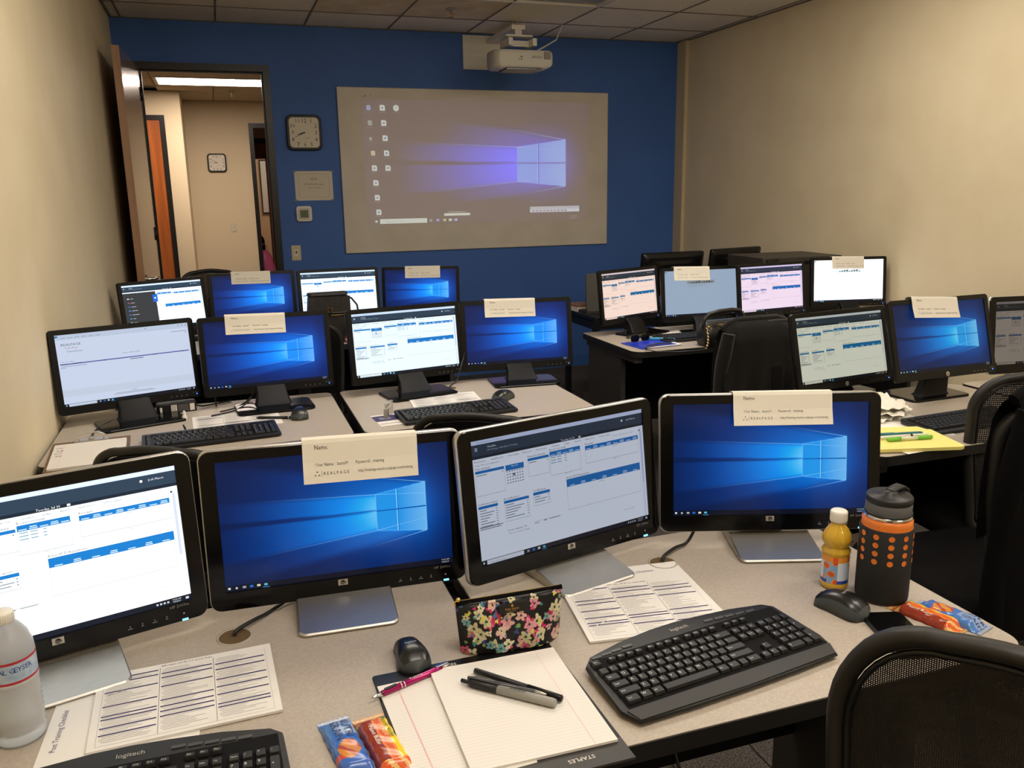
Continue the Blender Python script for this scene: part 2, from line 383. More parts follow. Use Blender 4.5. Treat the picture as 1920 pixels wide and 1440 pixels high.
clock((.668, YB-.0005, 1.949), .255, (196, 207), 'square black wall clock on the blue wall')
clock((.066, 11.9995, 1.925), .235, (182, 148), 'square black wall clock on the corridor wall seen through the doorway')
t = thing('paper_sign', 'white sheet with wireless network details taped to the blue wall', 'sign', (.716, YB-.0008, 1.565), 0)
mb = MB(); mb.box((0, -.0003, 0), (.28, .0006, .216), 0, None)
for a in (-1, 1):
    mb.box((a*.112, -.0008, 0), (.0008, .0002, .17), 1); mb.box((0, -.0008, a*.085), (.224, .0002, .0008), 1)
mb.text('WI-FI', 0, .042, .016, .001, 1, FRONT, align='c', res=2)
mb.text('IOT NETWORK_Guest', 0, .006, .011, .001, 1, FRONT, align='c', res=2)
mb.text('Password: 8183605500', 0, -.018, .008, .001, 1, FRONT, align='c')
build('sheet', mb, [mat('sign_paper', (214, 206, 190), .8), M_ink], t)
mb = MB()
for a in (-1, 1):
    for b in (-1, 1): mb = MB(); mb.box((a*.138, -.0014, b*.106), (.03, .0004, .012), 0, None); build('tape', mb, mat('clear_tape', (150, 160, 180), .2, alpha=.35), t)
t = thing('thermostat', 'white thermostat with a grey-green display below the paper sign', 'thermostat', (.628, YB, 1.359))
mb = MB(); mb.prism(rr(.115, .115, .02, 5), .0005, .022, 0, FRONT, bev=.006); build('housing', mb, M_white, t)
mb = MB(); mb.prism(rr(.085, .085, .012, 5), .022, .026, 0, FRONT, bev=.002); build('front_ring', mb, mat('light_grey_plastic', (198, 194, 182), .4), t)
mb = MB(); mb.prism(rr(.06, .056, .003), .0262, .0268, 0, FRONT); mb.text('72', -.016, -.01, .02, .0272, 1, FRONT); build('display', mb, [mat('lcd_glass', (100, 112, 92), .25), mat('lcd_segments', (60, 72, 56), .4)], t)
def switch(loc, label, w=.07, h=.115):
    t = thing('light_switch', label, 'switch', loc)
    mb = MB(); mb.prism(rr(w, h, .006), .0005, .006, 0, FRONT, bev=.002); build('wall_plate', mb, mat('ivory_plastic', (204, 192, 158), .45), t)
    mb = MB(); mb.prism(rr(.03, .05, .002), .006, .009, 0, FRONT); build('rocker', mb, mat('ivory_plastic', ()) if 0 else M_white, t)
    mb = MB(); mb.box((0, -.012, .006), (.009, .014, .018)); build('toggle', mb, M_legs, t)
    mb = MB(); [mb.lathe([(0, 0), (.004, 0), (.003, .0015), (0, .0018)], 10, 0, FRONT @ T(0, s*.045, .006)) for s in (-1, 1)]; build('screw', mb, M_silver, t)
switch((.55, YB, 1.068), 'ivory light switch plate low on the blue wall by the door frame')
switch((.205, 12.0, 1.09), 'ivory switch plate on the corridor wall below its clock')
t = thing('sprinkler_head', 'small fire sprinkler hanging from the ceiling left of the projector', 'sprinkler', (1.605, 5.84, ZC))
mb = MB(); mb.lathe([(0, 0), (.034, 0), (.03, -.006), (.012, -.01), (.01, -.03), (0, -.03)], 18); build('escutcheon', mb, M_silver, t)
mb = MB(); mb.tube([(.01, 0, -.01), (.014, 0, -.03), (.002, 0, -.045)], .002, 6); mb.tube([(-.01, 0, -.01), (-.014, 0, -.03), (-.002, 0, -.045)], .002, 6); build('yoke', mb, M_gold, t)
mb = MB(); mb.lathe([(0, -.046), (.018, -.046), (.018, -.048), (0, -.048)], 12); build('deflector', mb, M_gold, t)
t = thing('sprinkler_head', 'small fire sprinkler on the corridor ceiling seen through the doorway', 'sprinkler', (.29, 10.9, ZC))
mb = MB(); mb.lathe([(0, 0), (.034, 0), (.012, -.01), (.01, -.05), (.02, -.055), (0, -.06)], 14); build('escutcheon', mb, M_silver, t)

# projection board and what is projected on it
BX0, BX1, BZ0, BZ1 = .924, 3.15, 1.05, 2.2815
bw, bh = BX1-BX0, BZ1-BZ0
t = thing('projection_board', 'large white board on the blue wall showing a projected desktop', 'projection board', ((BX0+BX1)/2, YB-.001, (BZ0+BZ1)/2))
M_board = mat('board_laminate', (212, 205, 192), .5, noise=(5, (204, 197, 183)))
mb = MB(); mb.box((0, -.006, 0), (bw, .012, bh)); build('board_panel', mb, M_board, t)
mb = MB()
for a in (-1, 1): mb.box((a*(bw/2-.002), -.007, 0), (.004, .0145, bh)); mb.box((0, -.007, a*(bh/2-.002)), (bw, .0145, .004))
build('board_edge', mb, mat('board_trim', (150, 146, 138), .5), t)
def hero(u, v, proj=False):
    """blue desktop picture: light beams leaving a four-paned window (u right, v up)"""
    def sm(a, b, x): x = max(0, min(1, (x-a)/(b-a))); return x*x*(3-2*x)
    xl, xr = .664, .888
    tL, bL, tR, bR = .628, .340, .690, .297
    # inner beam: between rays through the left corners
    def ray_y(x0, y0, s): return y0+(u-x0)*s
    up = tL+(xl-u)*.075 if u < xl else tL+(u-xl)*.28
    dn = bL-(xl-u)*.20 if u < xl else bL-(u-xl)*.19
    r = math.hypot((u-.78)*1.05, (v-.49)*1.0)
    glow = math.exp(-(r/.30)**2)
    wide = math.exp(-(r/.52)**2)
    up2 = tR+(xr-u)*.33; dn2 = bR-(xr-u)*.30
    inn = (sm(-.02, .03, up-v)*sm(-.02, .03, v-dn)) if u < xr else 0
    outr = (sm(-.03, .05, up2-v)*sm(-.03, .05, v-dn2)) if u < xr else 0
    fade = sm(-.25, .72, u)
    k = .19*wide+.40*inn*fade*(.55+.45*glow)+.15*outr*fade+.34*glow*(.55+.45*inn)
    if u > xr: k *= math.exp(-(u-xr)*6)*.9+.1
    gap = abs(v-(.495+(xl-u)*.012))/(.005+max(0, (xl-u))*.030)
    if u < xl and gap < 1.3: k *= .42+.58*sm(.7, 1.3, gap)
    if xl <= u <= xr and tL+(u-xl)*.28 > v > bL-(u-xl)*.19: k = .78+.16*(u-xl)/(xr-xl)
    k = max(0, min(1, k))
    st = [(0, (0, 22, 62)), (.12, (0, 42, 108)), (.3, (0, 82, 170)), (.5, (0, 118, 214)), (.68, (8, 140, 236)), (.84, (30, 170, 242)), (1, (120, 206, 250))]
    for (a, ca), (b, cb) in zip(st, st[1:]):
        if k <= b:
            q = (k-a)/(b-a); c = [ca[i]+(cb[i]-ca[i])*q for i in range(3)]; break
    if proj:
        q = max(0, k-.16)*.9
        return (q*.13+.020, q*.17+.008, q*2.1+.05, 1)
    return rgb(*c)
def hero_mesh(w, h, nx=150, ny=86, proj=False, z=0):
    mb = MB(); vs = [((i/nx-.5)*w, (j/ny-.5)*h, z) for j in range(ny+1) for i in range(nx+1)]
    cv = [hero(i/nx, j/ny, proj) for j in range(ny+1) for i in range(nx+1)]
    fs = []; cols = []
    for j in range(ny):
        for i in range(nx):
            a = j*(nx+1)+i; q = (a, a+1, a+nx+2, a+nx+1); fs.append(q); cols.append(tuple(cv[x] for x in q))
    mb.add(vs, fs, 0, FRONT, False, cols)
    # window lines and bright ray edges
    def ln(u0, v0, u1, v1, t0, t1, c, c2=None, zz=.0002):
        x0, y0, x1, y1 = (u0-.5)*w, (v0-.5)*h, (u1-.5)*w, (v1-.5)*h; dx, dy = x1-x0, y1-y0; L = math.hypot(dx, dy); nx_, ny_ = -dy/L*h, dx/L*h
        c2 = c2 or c
        mb.add([(x0-nx_*t0, y0-ny_*t0, z+zz), (x1-nx_*t1, y1-ny_*t1, z+zz), (x1+nx_*t1, y1+ny_*t1, z+zz), (x0+nx_*t0, y0+ny_*t0, z+zz)], [(0, 1, 2, 3)], 0, FRONT, False, [(c, c2, c2, c)])
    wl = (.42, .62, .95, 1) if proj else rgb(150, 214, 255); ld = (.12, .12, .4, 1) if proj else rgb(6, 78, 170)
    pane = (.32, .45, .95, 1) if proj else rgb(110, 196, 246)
    if not proj:
        for (a, b, c, d) in ((.664, .757, 0, 1), (.764, .888, 0, 1)):
            pass
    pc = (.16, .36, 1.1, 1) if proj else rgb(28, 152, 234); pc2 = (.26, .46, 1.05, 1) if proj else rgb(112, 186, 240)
    def pn(u0, u1, top):
        f = lambda u: (.628+(u-.664)*.28, .34-(u-.664)*.19)
        y0 = .502 if top else f(u0)[1]; y1 = .502 if top else f(u1)[1]; Y0 = f(u0)[0] if top else .488; Y1 = f(u1)[0] if top else .488
        P = [(u0, y0), (u1, y1), (u1, Y1), (u0, Y0)]
        mb.add([((a-.5)*w, (b-.5)*h, z+.00015) for a, b in P], [(0, 1, 2, 3)], 0, FRONT, False, [(pc, pc2 if u1 > .8 else pc, pc2 if u1 > .8 else pc, pc)])
    for tp in (True, False): pn(.664, .755, tp); pn(.765, .888, tp)
    ln(.664, .34, .664, .628, .0013, .0013, wl); ln(.888, .297, .888, .69, .0013, .0013, wl); ln(.757, .322, .757, .655, .003, .003, wl); ln(.7615, .322, .7615, .655, .0022, .0022, ld, zz=.0003)
    ln(.664, .628, .888, .69, .0008, .0008, wl); ln(.664, .34, .888, .297, .0008, .0008, wl)
    ln(.664, .495, .888, .495, .004, .005, ld, zz=.00032)
    far = cv[(int(.7*ny))*(nx+1)+5]
    ln(.1, .672, .664, .628, .0004, .0016, hero(.1, .672, proj), wl); ln(.12, .235, .664, .34, .0004, .0014, hero(.12, .235, proj), wl); ln(.664, .628, .888, .60, .0012, .001, wl)
    ln(.664, .34, .888, .40, .0012, .001, wl)
    ln(.55, .80, .888, .69, .0003, .002, hero(.55, .80, proj), wl); ln(.6, .20, .888, .297, .0003, .002, hero(.6, .20, proj), wl)
    return mb
# projected picture: projector light painted as a glowing sheet, added to the board's own colour
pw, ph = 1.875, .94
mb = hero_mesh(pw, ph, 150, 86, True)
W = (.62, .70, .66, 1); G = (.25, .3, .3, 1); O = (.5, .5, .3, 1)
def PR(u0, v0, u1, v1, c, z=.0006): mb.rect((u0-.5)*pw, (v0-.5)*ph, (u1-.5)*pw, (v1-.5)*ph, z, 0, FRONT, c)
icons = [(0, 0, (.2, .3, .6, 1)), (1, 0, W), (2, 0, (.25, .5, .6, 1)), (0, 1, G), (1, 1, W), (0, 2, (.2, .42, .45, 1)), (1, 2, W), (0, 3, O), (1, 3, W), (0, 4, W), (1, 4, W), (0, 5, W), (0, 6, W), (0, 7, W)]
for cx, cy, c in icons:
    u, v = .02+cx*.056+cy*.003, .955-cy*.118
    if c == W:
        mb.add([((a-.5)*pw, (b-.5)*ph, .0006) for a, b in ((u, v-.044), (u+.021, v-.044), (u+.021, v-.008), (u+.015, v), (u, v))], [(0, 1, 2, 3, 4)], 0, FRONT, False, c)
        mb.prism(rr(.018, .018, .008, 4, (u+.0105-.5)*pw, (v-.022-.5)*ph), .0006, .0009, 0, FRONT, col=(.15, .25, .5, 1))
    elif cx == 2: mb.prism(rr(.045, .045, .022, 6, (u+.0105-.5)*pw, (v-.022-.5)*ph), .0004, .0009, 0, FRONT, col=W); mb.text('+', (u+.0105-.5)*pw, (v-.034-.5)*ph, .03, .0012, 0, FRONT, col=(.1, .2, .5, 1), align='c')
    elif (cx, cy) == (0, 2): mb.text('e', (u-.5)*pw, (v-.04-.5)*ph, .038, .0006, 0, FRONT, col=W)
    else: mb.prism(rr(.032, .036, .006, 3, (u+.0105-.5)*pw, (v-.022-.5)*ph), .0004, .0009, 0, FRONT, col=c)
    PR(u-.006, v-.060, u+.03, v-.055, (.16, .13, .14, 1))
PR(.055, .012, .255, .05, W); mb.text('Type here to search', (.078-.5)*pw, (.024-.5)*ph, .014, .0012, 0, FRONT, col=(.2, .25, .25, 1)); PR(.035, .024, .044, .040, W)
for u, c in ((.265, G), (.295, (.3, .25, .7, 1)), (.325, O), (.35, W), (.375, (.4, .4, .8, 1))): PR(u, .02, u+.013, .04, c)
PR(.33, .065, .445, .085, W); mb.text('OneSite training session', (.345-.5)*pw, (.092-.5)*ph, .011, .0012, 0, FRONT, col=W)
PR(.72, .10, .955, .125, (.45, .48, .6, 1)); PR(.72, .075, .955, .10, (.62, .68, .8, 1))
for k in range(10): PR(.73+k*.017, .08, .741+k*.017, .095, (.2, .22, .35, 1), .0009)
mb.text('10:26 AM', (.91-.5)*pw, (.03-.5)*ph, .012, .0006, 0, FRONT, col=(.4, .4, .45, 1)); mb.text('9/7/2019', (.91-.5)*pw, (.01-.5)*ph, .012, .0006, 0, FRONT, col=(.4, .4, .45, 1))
M_proj = attr_mat('painted_projector_light', .5, .55, base=rgb(206, 198, 184))
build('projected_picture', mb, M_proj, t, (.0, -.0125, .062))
mb = MB(); mb.tube([(-.92, -.0122, .545), (-.905, -.0122, .555), (-.89, -.0122, .552)], .002, 6); mb.tube([(-.865, -.0122, .55), (-.86, -.0122, .562)], .002, 6); build('pen_mark', mb, M_inkg, t)

# projector on its wall mount
t = thing('projector', 'white short-throw projector on a wall mount just below the ceiling', 'projector', (2.15, 6.02, 2.40))
def pr_ring(y, w_, z0, z1, r): return [(x, y, z) for x, z in rr(w_, z1-z0, r, 4, 0, (z0+z1)/2)]
mb = MB(); mb.loft([pr_ring(-.13, .36, -.035, .05, .02), pr_ring(-.14, .40, -.045, .065, .03), pr_ring(0, .42, -.05, .085, .035), pr_ring(.14, .40, -.045, .09, .03), pr_ring(.15, .37, -.03, .08, .02)])
build('housing', mb, mat('projector_white', (206, 202, 190), .45), t)
mb = MB(); mb.text('EPSON', .045, .012, .017, .1412, 0, FRONT, res=2); build('lettering', mb, M_inkg, t); mb = MB(); mb.box((-.03, -.141, .02), (.01, .002, .01)); build('indicator_mark', mb, M_inkg, t); mb = MB(); mb.box((-.04, -.141, .005), (.03, .002, .003)); build('indicator_mark', mb, M_inkg, t)
mb = MB(); mb.box((.165, -.132, .035), (.05, .01, .05)); 
for k in range(5): mb.box((.165, -.138, .015+k*.01), (.044, .003, .004), 0)
build('vent_grille', mb, mat('vent_grey', (150, 146, 136), .6), t)
mb = MB(); mb.loft([pr_ring(-.1, .26, -.058, -.045, .004), pr_ring(.08, .26, -.062, -.045, .004)]); build('lens_window', mb, M_gloss, t)
t2 = thing('projector_mount', 'white wall plate and arm that hold the projector', 'mount', (2.15, YB, 2.55))
mb = MB(); mb.box((-.09, -.012, .005), (.30, .022, .25)); build('wall_plate', mb, M_white, t2)
mb = MB(); mb.box((0, -.32, .09), (.10, .62, .03)); mb.box((0, -.60, .03), (.2, .1, .012)); mb.box((0, -.60, .06), (.05, .05, .06)); mb.box((-.09, -.62, -.02), (.03, .2, .05)); mb.box((.09, -.62, -.02), (.03, .2, .05)); mb.box((0, -.62, -.02), (.2, .02, .04))
build('arm', mb, M_white, t2)
for x, y in ((-.03, -.6), (.03, -.6), (0, -.55)): mb = MB(); mb.lathe([(0, 0), (.012, 0), (.012, .02), (0, .02)], 10, 0, T(x, y, .105)); build('bolt', mb, M_silver, t2)
mb = MB(); mb.tube([(2.28, 6.1, 2.48), (2.36, 6.08, 2.52), (2.47, 6.1, 2.58), (2.52, 6.14, 2.66), (2.54, 6.16, ZC)], .005); tag(build('projector_cable', mb, M_white), 'thin white cable rising from the projector into the ceiling', 'cable')
# ------------------------------------------------------------ display contents (flat lit pictures, drawn in 0..1 x 0..1)
class Pic:
    def __init__(s, w, h): s.w, s.h, s.mb = w, h, MB()
    def R(s, u0, v0, u1, v1, c, L=1): s.mb.rect((u0-.5)*s.w, (v0-.5)*s.h, (u1-.5)*s.w, (v1-.5)*s.h, L*.00012, 0, FRONT, rgb(*c))
    def X(s, t, u, v, size, c=(40, 44, 50), L=3, align='l', sx=1): s.mb.text(t, (u-.5)*s.w, (v-.5)*s.h, size*s.h, L*.00012, 0, FRONT, rgb(*c), align, 1, sx)
WH = (246, 248, 250); BL = (20, 116, 190)
def taskbar(p, search=True, clock=True):
    p.R(0, 0, 1, .042, (14, 20, 34), 2)
    p.R(.012, .013, .019, .030, (230, 230, 235), 3)
    if search: p.R(.032, .004, .232, .038, (232, 234, 236), 3); p.X('Type here to search', .05, .012, .013, (130, 130, 130), 4)
    x0 = .25 if search else .04
    for k, c in enumerate(((150, 155, 165), (30, 120, 210), (225, 225, 220), (90, 190, 235))): p.R(x0+k*.03, .012, x0+.014+k*.03, .031, c, 3)
    p.R(x0+.085, .001, x0+.11, .004, (90, 190, 235), 3)
    if clock:
        p.X('10:26 AM', .925, .023, .011, (225, 225, 230), 3); p.X('9/7/2019', .927, .006, .011, (225, 225, 230), 3)
        for k in range(4): p.R(.862+k*.014, .014, .870+k*.014, .027, (190, 195, 205), 3)
        p.R(.978, .012, .99, .028, (200, 205, 215), 3)
def table(p, x0, y1, x1, hh, depth, cols=0, rows=0, title=None, c=BL, label=None):
    if title: p.X(title, x0, y1+.008, .017, (40, 46, 56))
    p.R(x0, y1-hh, x1, y1, c, 2)
    if cols:
        for k in range(cols):
            u = x0+(k+.5)*(x1-x0)/cols; p.R(u-.014, y1-hh+.006, u+.014, y1-hh+.012, (210, 230, 245), 3)
            if k % 2: p.R(u-.012, y1-hh+.018, u+.012, y1-hh+.024, (210, 230, 245), 3)
    for k in range(rows): p.R(x0+.006, y1-hh-.018-.021*k, x0+.006+(x1-x0)*(.35+.13*((k*7) % 4)), y1-hh-.012-.021*k, (120, 128, 140), 2); p.R(x1-.012, y1-hh-.018-.021*k, x1-.006, y1-hh-.012-.021*k, (90, 96, 110), 2)
    g = (176, 182, 190)
    p.R(x0, y1-depth, x0+.0012, y1-hh, g); p.R(x1-.0012, y1-depth, x1, y1-hh, g); p.R(x0, y1-depth, x1, y1-depth+.002, (110, 116, 126))
def dashboard(w, h, menu=False):
    p = Pic(w, h); p.R(0, 0, 1, 1, WH, 0)
    p.R(0, .965, 1, 1, (214, 222, 242), 1); p.X('https://training.onesite.com/dashboard', .03, .976, .011, (110, 120, 140))
    p.R(0, .875, 1, .965, (42, 60, 78), 1); p.R(0, .852, 1, .875, (24, 36, 50), 1)
    for k in range(3): p.R(.02, .915+k*.010, .034, .919+k*.010, (235, 235, 235), 2)
    p.X('OneSite', .085, .928, .018, (235, 238, 240)); p.X('LPC Hastings - Affordable 5.0 Training', .085, .905, .013, (180, 190, 200))
    p.X('Tuesday, Jul 30', .49, .858, .017, (240, 240, 240)); p.R(.596, .857, .608, .872, (230, 230, 230), 2)
    p.mb.prism(rr(.011*w*1, .011*w, .005*w, 4, (.868-.5)*w, (.928-.5)*h), .0001, .0003, 0, FRONT, col=rgb(235, 235, 235)); p.X('Josh Mason', .895, .922, .016, (225, 230, 235))
    for x, s in ((.01, 'Not grouped'), (.10, 'Available units'), (.19, 'Guest quality'), (.27, 'Find person'), (.345, 'Print process'), (.435, 'Calculator'), (.51, 'Ledger'), (.57, 'New PO'), (.635, 'New invoice'), (.72, 'Service request')):
        p.X(s, x, .825, .014, (52, 56, 64))
    p.X('Custom | Customize | Save to tab', .80, .808, .012, (150, 150, 158)); p.X('Today: This is your dashboard', .012, .795, .013, (70, 74, 84))
    p.R(.972, .806, .980, .82, (60, 80, 100), 2)
    table(p, .012, .757, .165, .022, .20, 0, 1, 'Task summary')
    # calendar
    p.R(.172, .712, .272, .757, BL, 2); p.X('May 2017', .222, .738, .012, (240, 245, 250), 3, 'c')
    for r in range(5):
        for c in range(7): p.R(.176+c*.0138, .70-r*.023, .183+c*.0138, .708-r*.023, (110, 116, 130), 2)
    p.R(.210, .665, .220, .682, (16, 60, 120), 3)
    table(p, .295, .773, .415, .022, .15, 0, 1, 'Financial summary')
    table(p, .42, .79, .60, .04, .20, 5, 0, 'Recent not ready')
    for k in range(3): 
        for x, a in ((.425, .03), (.462, .025), (.505, .012)): p.R(x, .735-k*.022, x+a, .741-k*.022, (110, 150, 170), 2)
    p.X('Page: 1 of 1', .50, .58, .011, (120, 120, 130))
    table(p, .63, .775, .965, .036, .15, 8, 0, 'Renewals'); p.X('No items', .80, .724, .011, (90, 94, 104)); p.X('Page: 1 of 1', .80, .612, .011, (120, 120, 130))
    table(p, .012, .475, .115, .022, .17, 0, 7, 'Verification letters'); p.R(.012, .300, .135, .305, (70, 74, 84), 2); p.R(.012, .286, .125, .291, (70, 74, 84), 2)
    table(p, .148, .475, .285, .022, .17, 0, 6, 'Recertifications')
    table(p, .31, .485, .405, .024, .11, 0, 3, 'Certifications')
    p.X('Income targeting', .155, .225, .015, (40, 46, 56)); p.X('There are no items to display', .16, .20, .012, (90, 94, 104)); p.R(.245, .226, .262, .238, (205, 210, 218), 2)
    p.R(.305, .245, .46, .247, (100, 104, 114), 1); p.R(.305, .23, .33, .235, (120, 124, 130)); p.R(.36, .235, .375, .243, (120, 124, 130)); p.R(.39, .238, .45, .243, (140, 144, 150))
    table(p, .505, .53, .965, .065, .26, 7, 0, 'Active HUD Repayments'); p.R(.50, .27, .965, .271, (170, 174, 180), 1)
    p.X('Delete by category', .84, .14, .012, (150, 152, 158)); p.X('No items', .70, .445, .011, (90, 94, 104))
    p.R(.976, .045, .99, .84, (226, 230, 246), 1); p.R(.978, .35, .988, .80, (200, 204, 236), 2)
    taskbar(p)
    if menu:
        p.R(0, .03, .40, .83, (52, 52, 54), 5); p.R(.36, .60, .42, .76, (20, 96, 196), 6); p.R(.38, .67, .40, .70, (240, 240, 245), 7)
        for k, c in enumerate(((235, 235, 235), (210, 60, 90), (60, 110, 200), (80, 140, 220), (60, 120, 210), (70, 150, 220), (200, 200, 205), (160, 160, 160))): p.R(.05, .70-k*.085, .07, .72-k*.085, c, 6); p.R(.085, .703-k*.085, .12+.012*(k % 5), .712-k*.085, (190, 190, 192), 6)
    return p.mb
def document(w, h):
    p = Pic(w, h); p.R(0, 0, 1, 1, (222, 230, 246), 0); p.R(0, .93, 1, 1, (206, 216, 232), 1); p.R(.0, .965, .022, .99, (60, 130, 150), 2)
    for k in range(6): p.R(.04+k*.05, .95, .075+k*.05, .957, (150, 160, 170), 2)
    for k, x in enumerate((.66, .92, .95, .98)): p.R(x, .965, x+.008, .978, (130, 130, 140), 2)
    p.X('REALPAGE', .035, .845, .034, (92, 88, 84), sx=1.15); p.X('Outperform', .06, .805, .024, (190, 130, 90)); p.X('Training Systems', .07, .755, .022, (90, 94, 110))
    p.R(.86, .885, .985, .890, (90, 96, 130), 2); p.R(.97, .862, .985, .867, (90, 96, 130), 2)
    p.X('Welcome, What is available', .47, .655, .015, (60, 64, 80)); p.X('Name / User / Address', .02, .62, .013, (60, 70, 110))
    p.R(.012, .585, .985, .60, (96, 100, 170), 2)
    for x, a in ((.015, .045), (.10, .07), (.32, .02), (.70, .03), (.92, .03)): p.R(x, .588, x+a, .596, (40, 40, 90), 3)
    p.R(.02, .56, .20, .565, (80, 100, 170), 2); p.R(.015, .54, .05, .545, (80, 100, 170), 2); p.R(.52, .58-.02, .62, .57, (110, 110, 140), 2)
    p.R(.0, .14, 1, .235, (214, 224, 236), 1); p.R(.38, .10, .66, .104, (90, 94, 110), 2); p.R(.5, .122, .54, .126, (90, 94, 110), 2)
    p.R(.36, .085, .68, .089, (90, 94, 110), 2)
    taskbar(p, True); p.R(.032, .004, .232, .038, (212, 222, 236), 5)
    return p.mb
def plain(w, h, bg, banner):
    p = Pic(w, h); p.R(0, 0, 1, 1, bg, 0); p.R(.005, .96, .03, .985, (90, 130, 150), 1)
    p.R(.31, .705, .69, .77, banner, 1)
    for k in range(9): p.R(.36+k*.035, .715, .385+k*.035, .735+.012*((k*5) % 4), (90, 94, 96), 2)
    p.R(.33, .665, .585, .670, (130, 136, 140), 1); p.R(.33, .64, .44, .645, (130, 136, 140), 1)
    taskbar(p, False); return p.mb
_pics = {}
def add_task(mb, w, h):
    p = Pic(w, h); p.mb = mb
    p.R(0, 0, 1, .045, (8, 14, 32), 3)
    p.R(.010, .018, .020, .034, (225, 228, 232), 5)
    mb.prism(rr(.010*w, .010*w, .005*w, 4, (.045-.5)*w, (.025-.5)*h), .0005, .0007, 0, FRONT, col=rgb(190, 195, 200))
    for k, c in enumerate(((170, 174, 180), (30, 110, 220), (235, 225, 190), (90, 190, 225))): p.R(.07+k*.030, .018, .084+k*.030, .034, c, 5)
    p.R(.153, .004, .182, .007, (90, 190, 235), 5)
    p.X('10:26 AM', .965, .028, .012, (205, 210, 216), 5, 'c'); p.X('9/7/2019', .965, .008, .012, (205, 210, 216), 5, 'c')
    return mb
def pic(kind, w, h):
    k = (kind, round(w, 3))
    if k not in _pics:
        if kind == 'hero': mb = add_task(hero_mesh(w, h), w, h)
        elif kind == 'dash': mb = dashboard(w, h)
        elif kind == 'menu': mb = dashboard(w, h, True)
        elif kind == 'doc': mb = document(w, h)
        elif kind == 'slate': mb = plain(w, h, (170, 186, 202), (150, 150, 148))
        else: mb = plain(w, h, (250, 252, 255), (196, 216, 222))
        _pics[k] = mb
    return _pics[k]
_pm = {}
def hp_round(mb, r, M, m_disc, m_ink):
    mb.lathe([(0, .0012), (r, .001), (r, 0)], 20, m_disc, M, False); mb.text('hp', 0, -r*.52, r*1.15, .0016, m_ink, M, align='c', shear=.18, res=2)
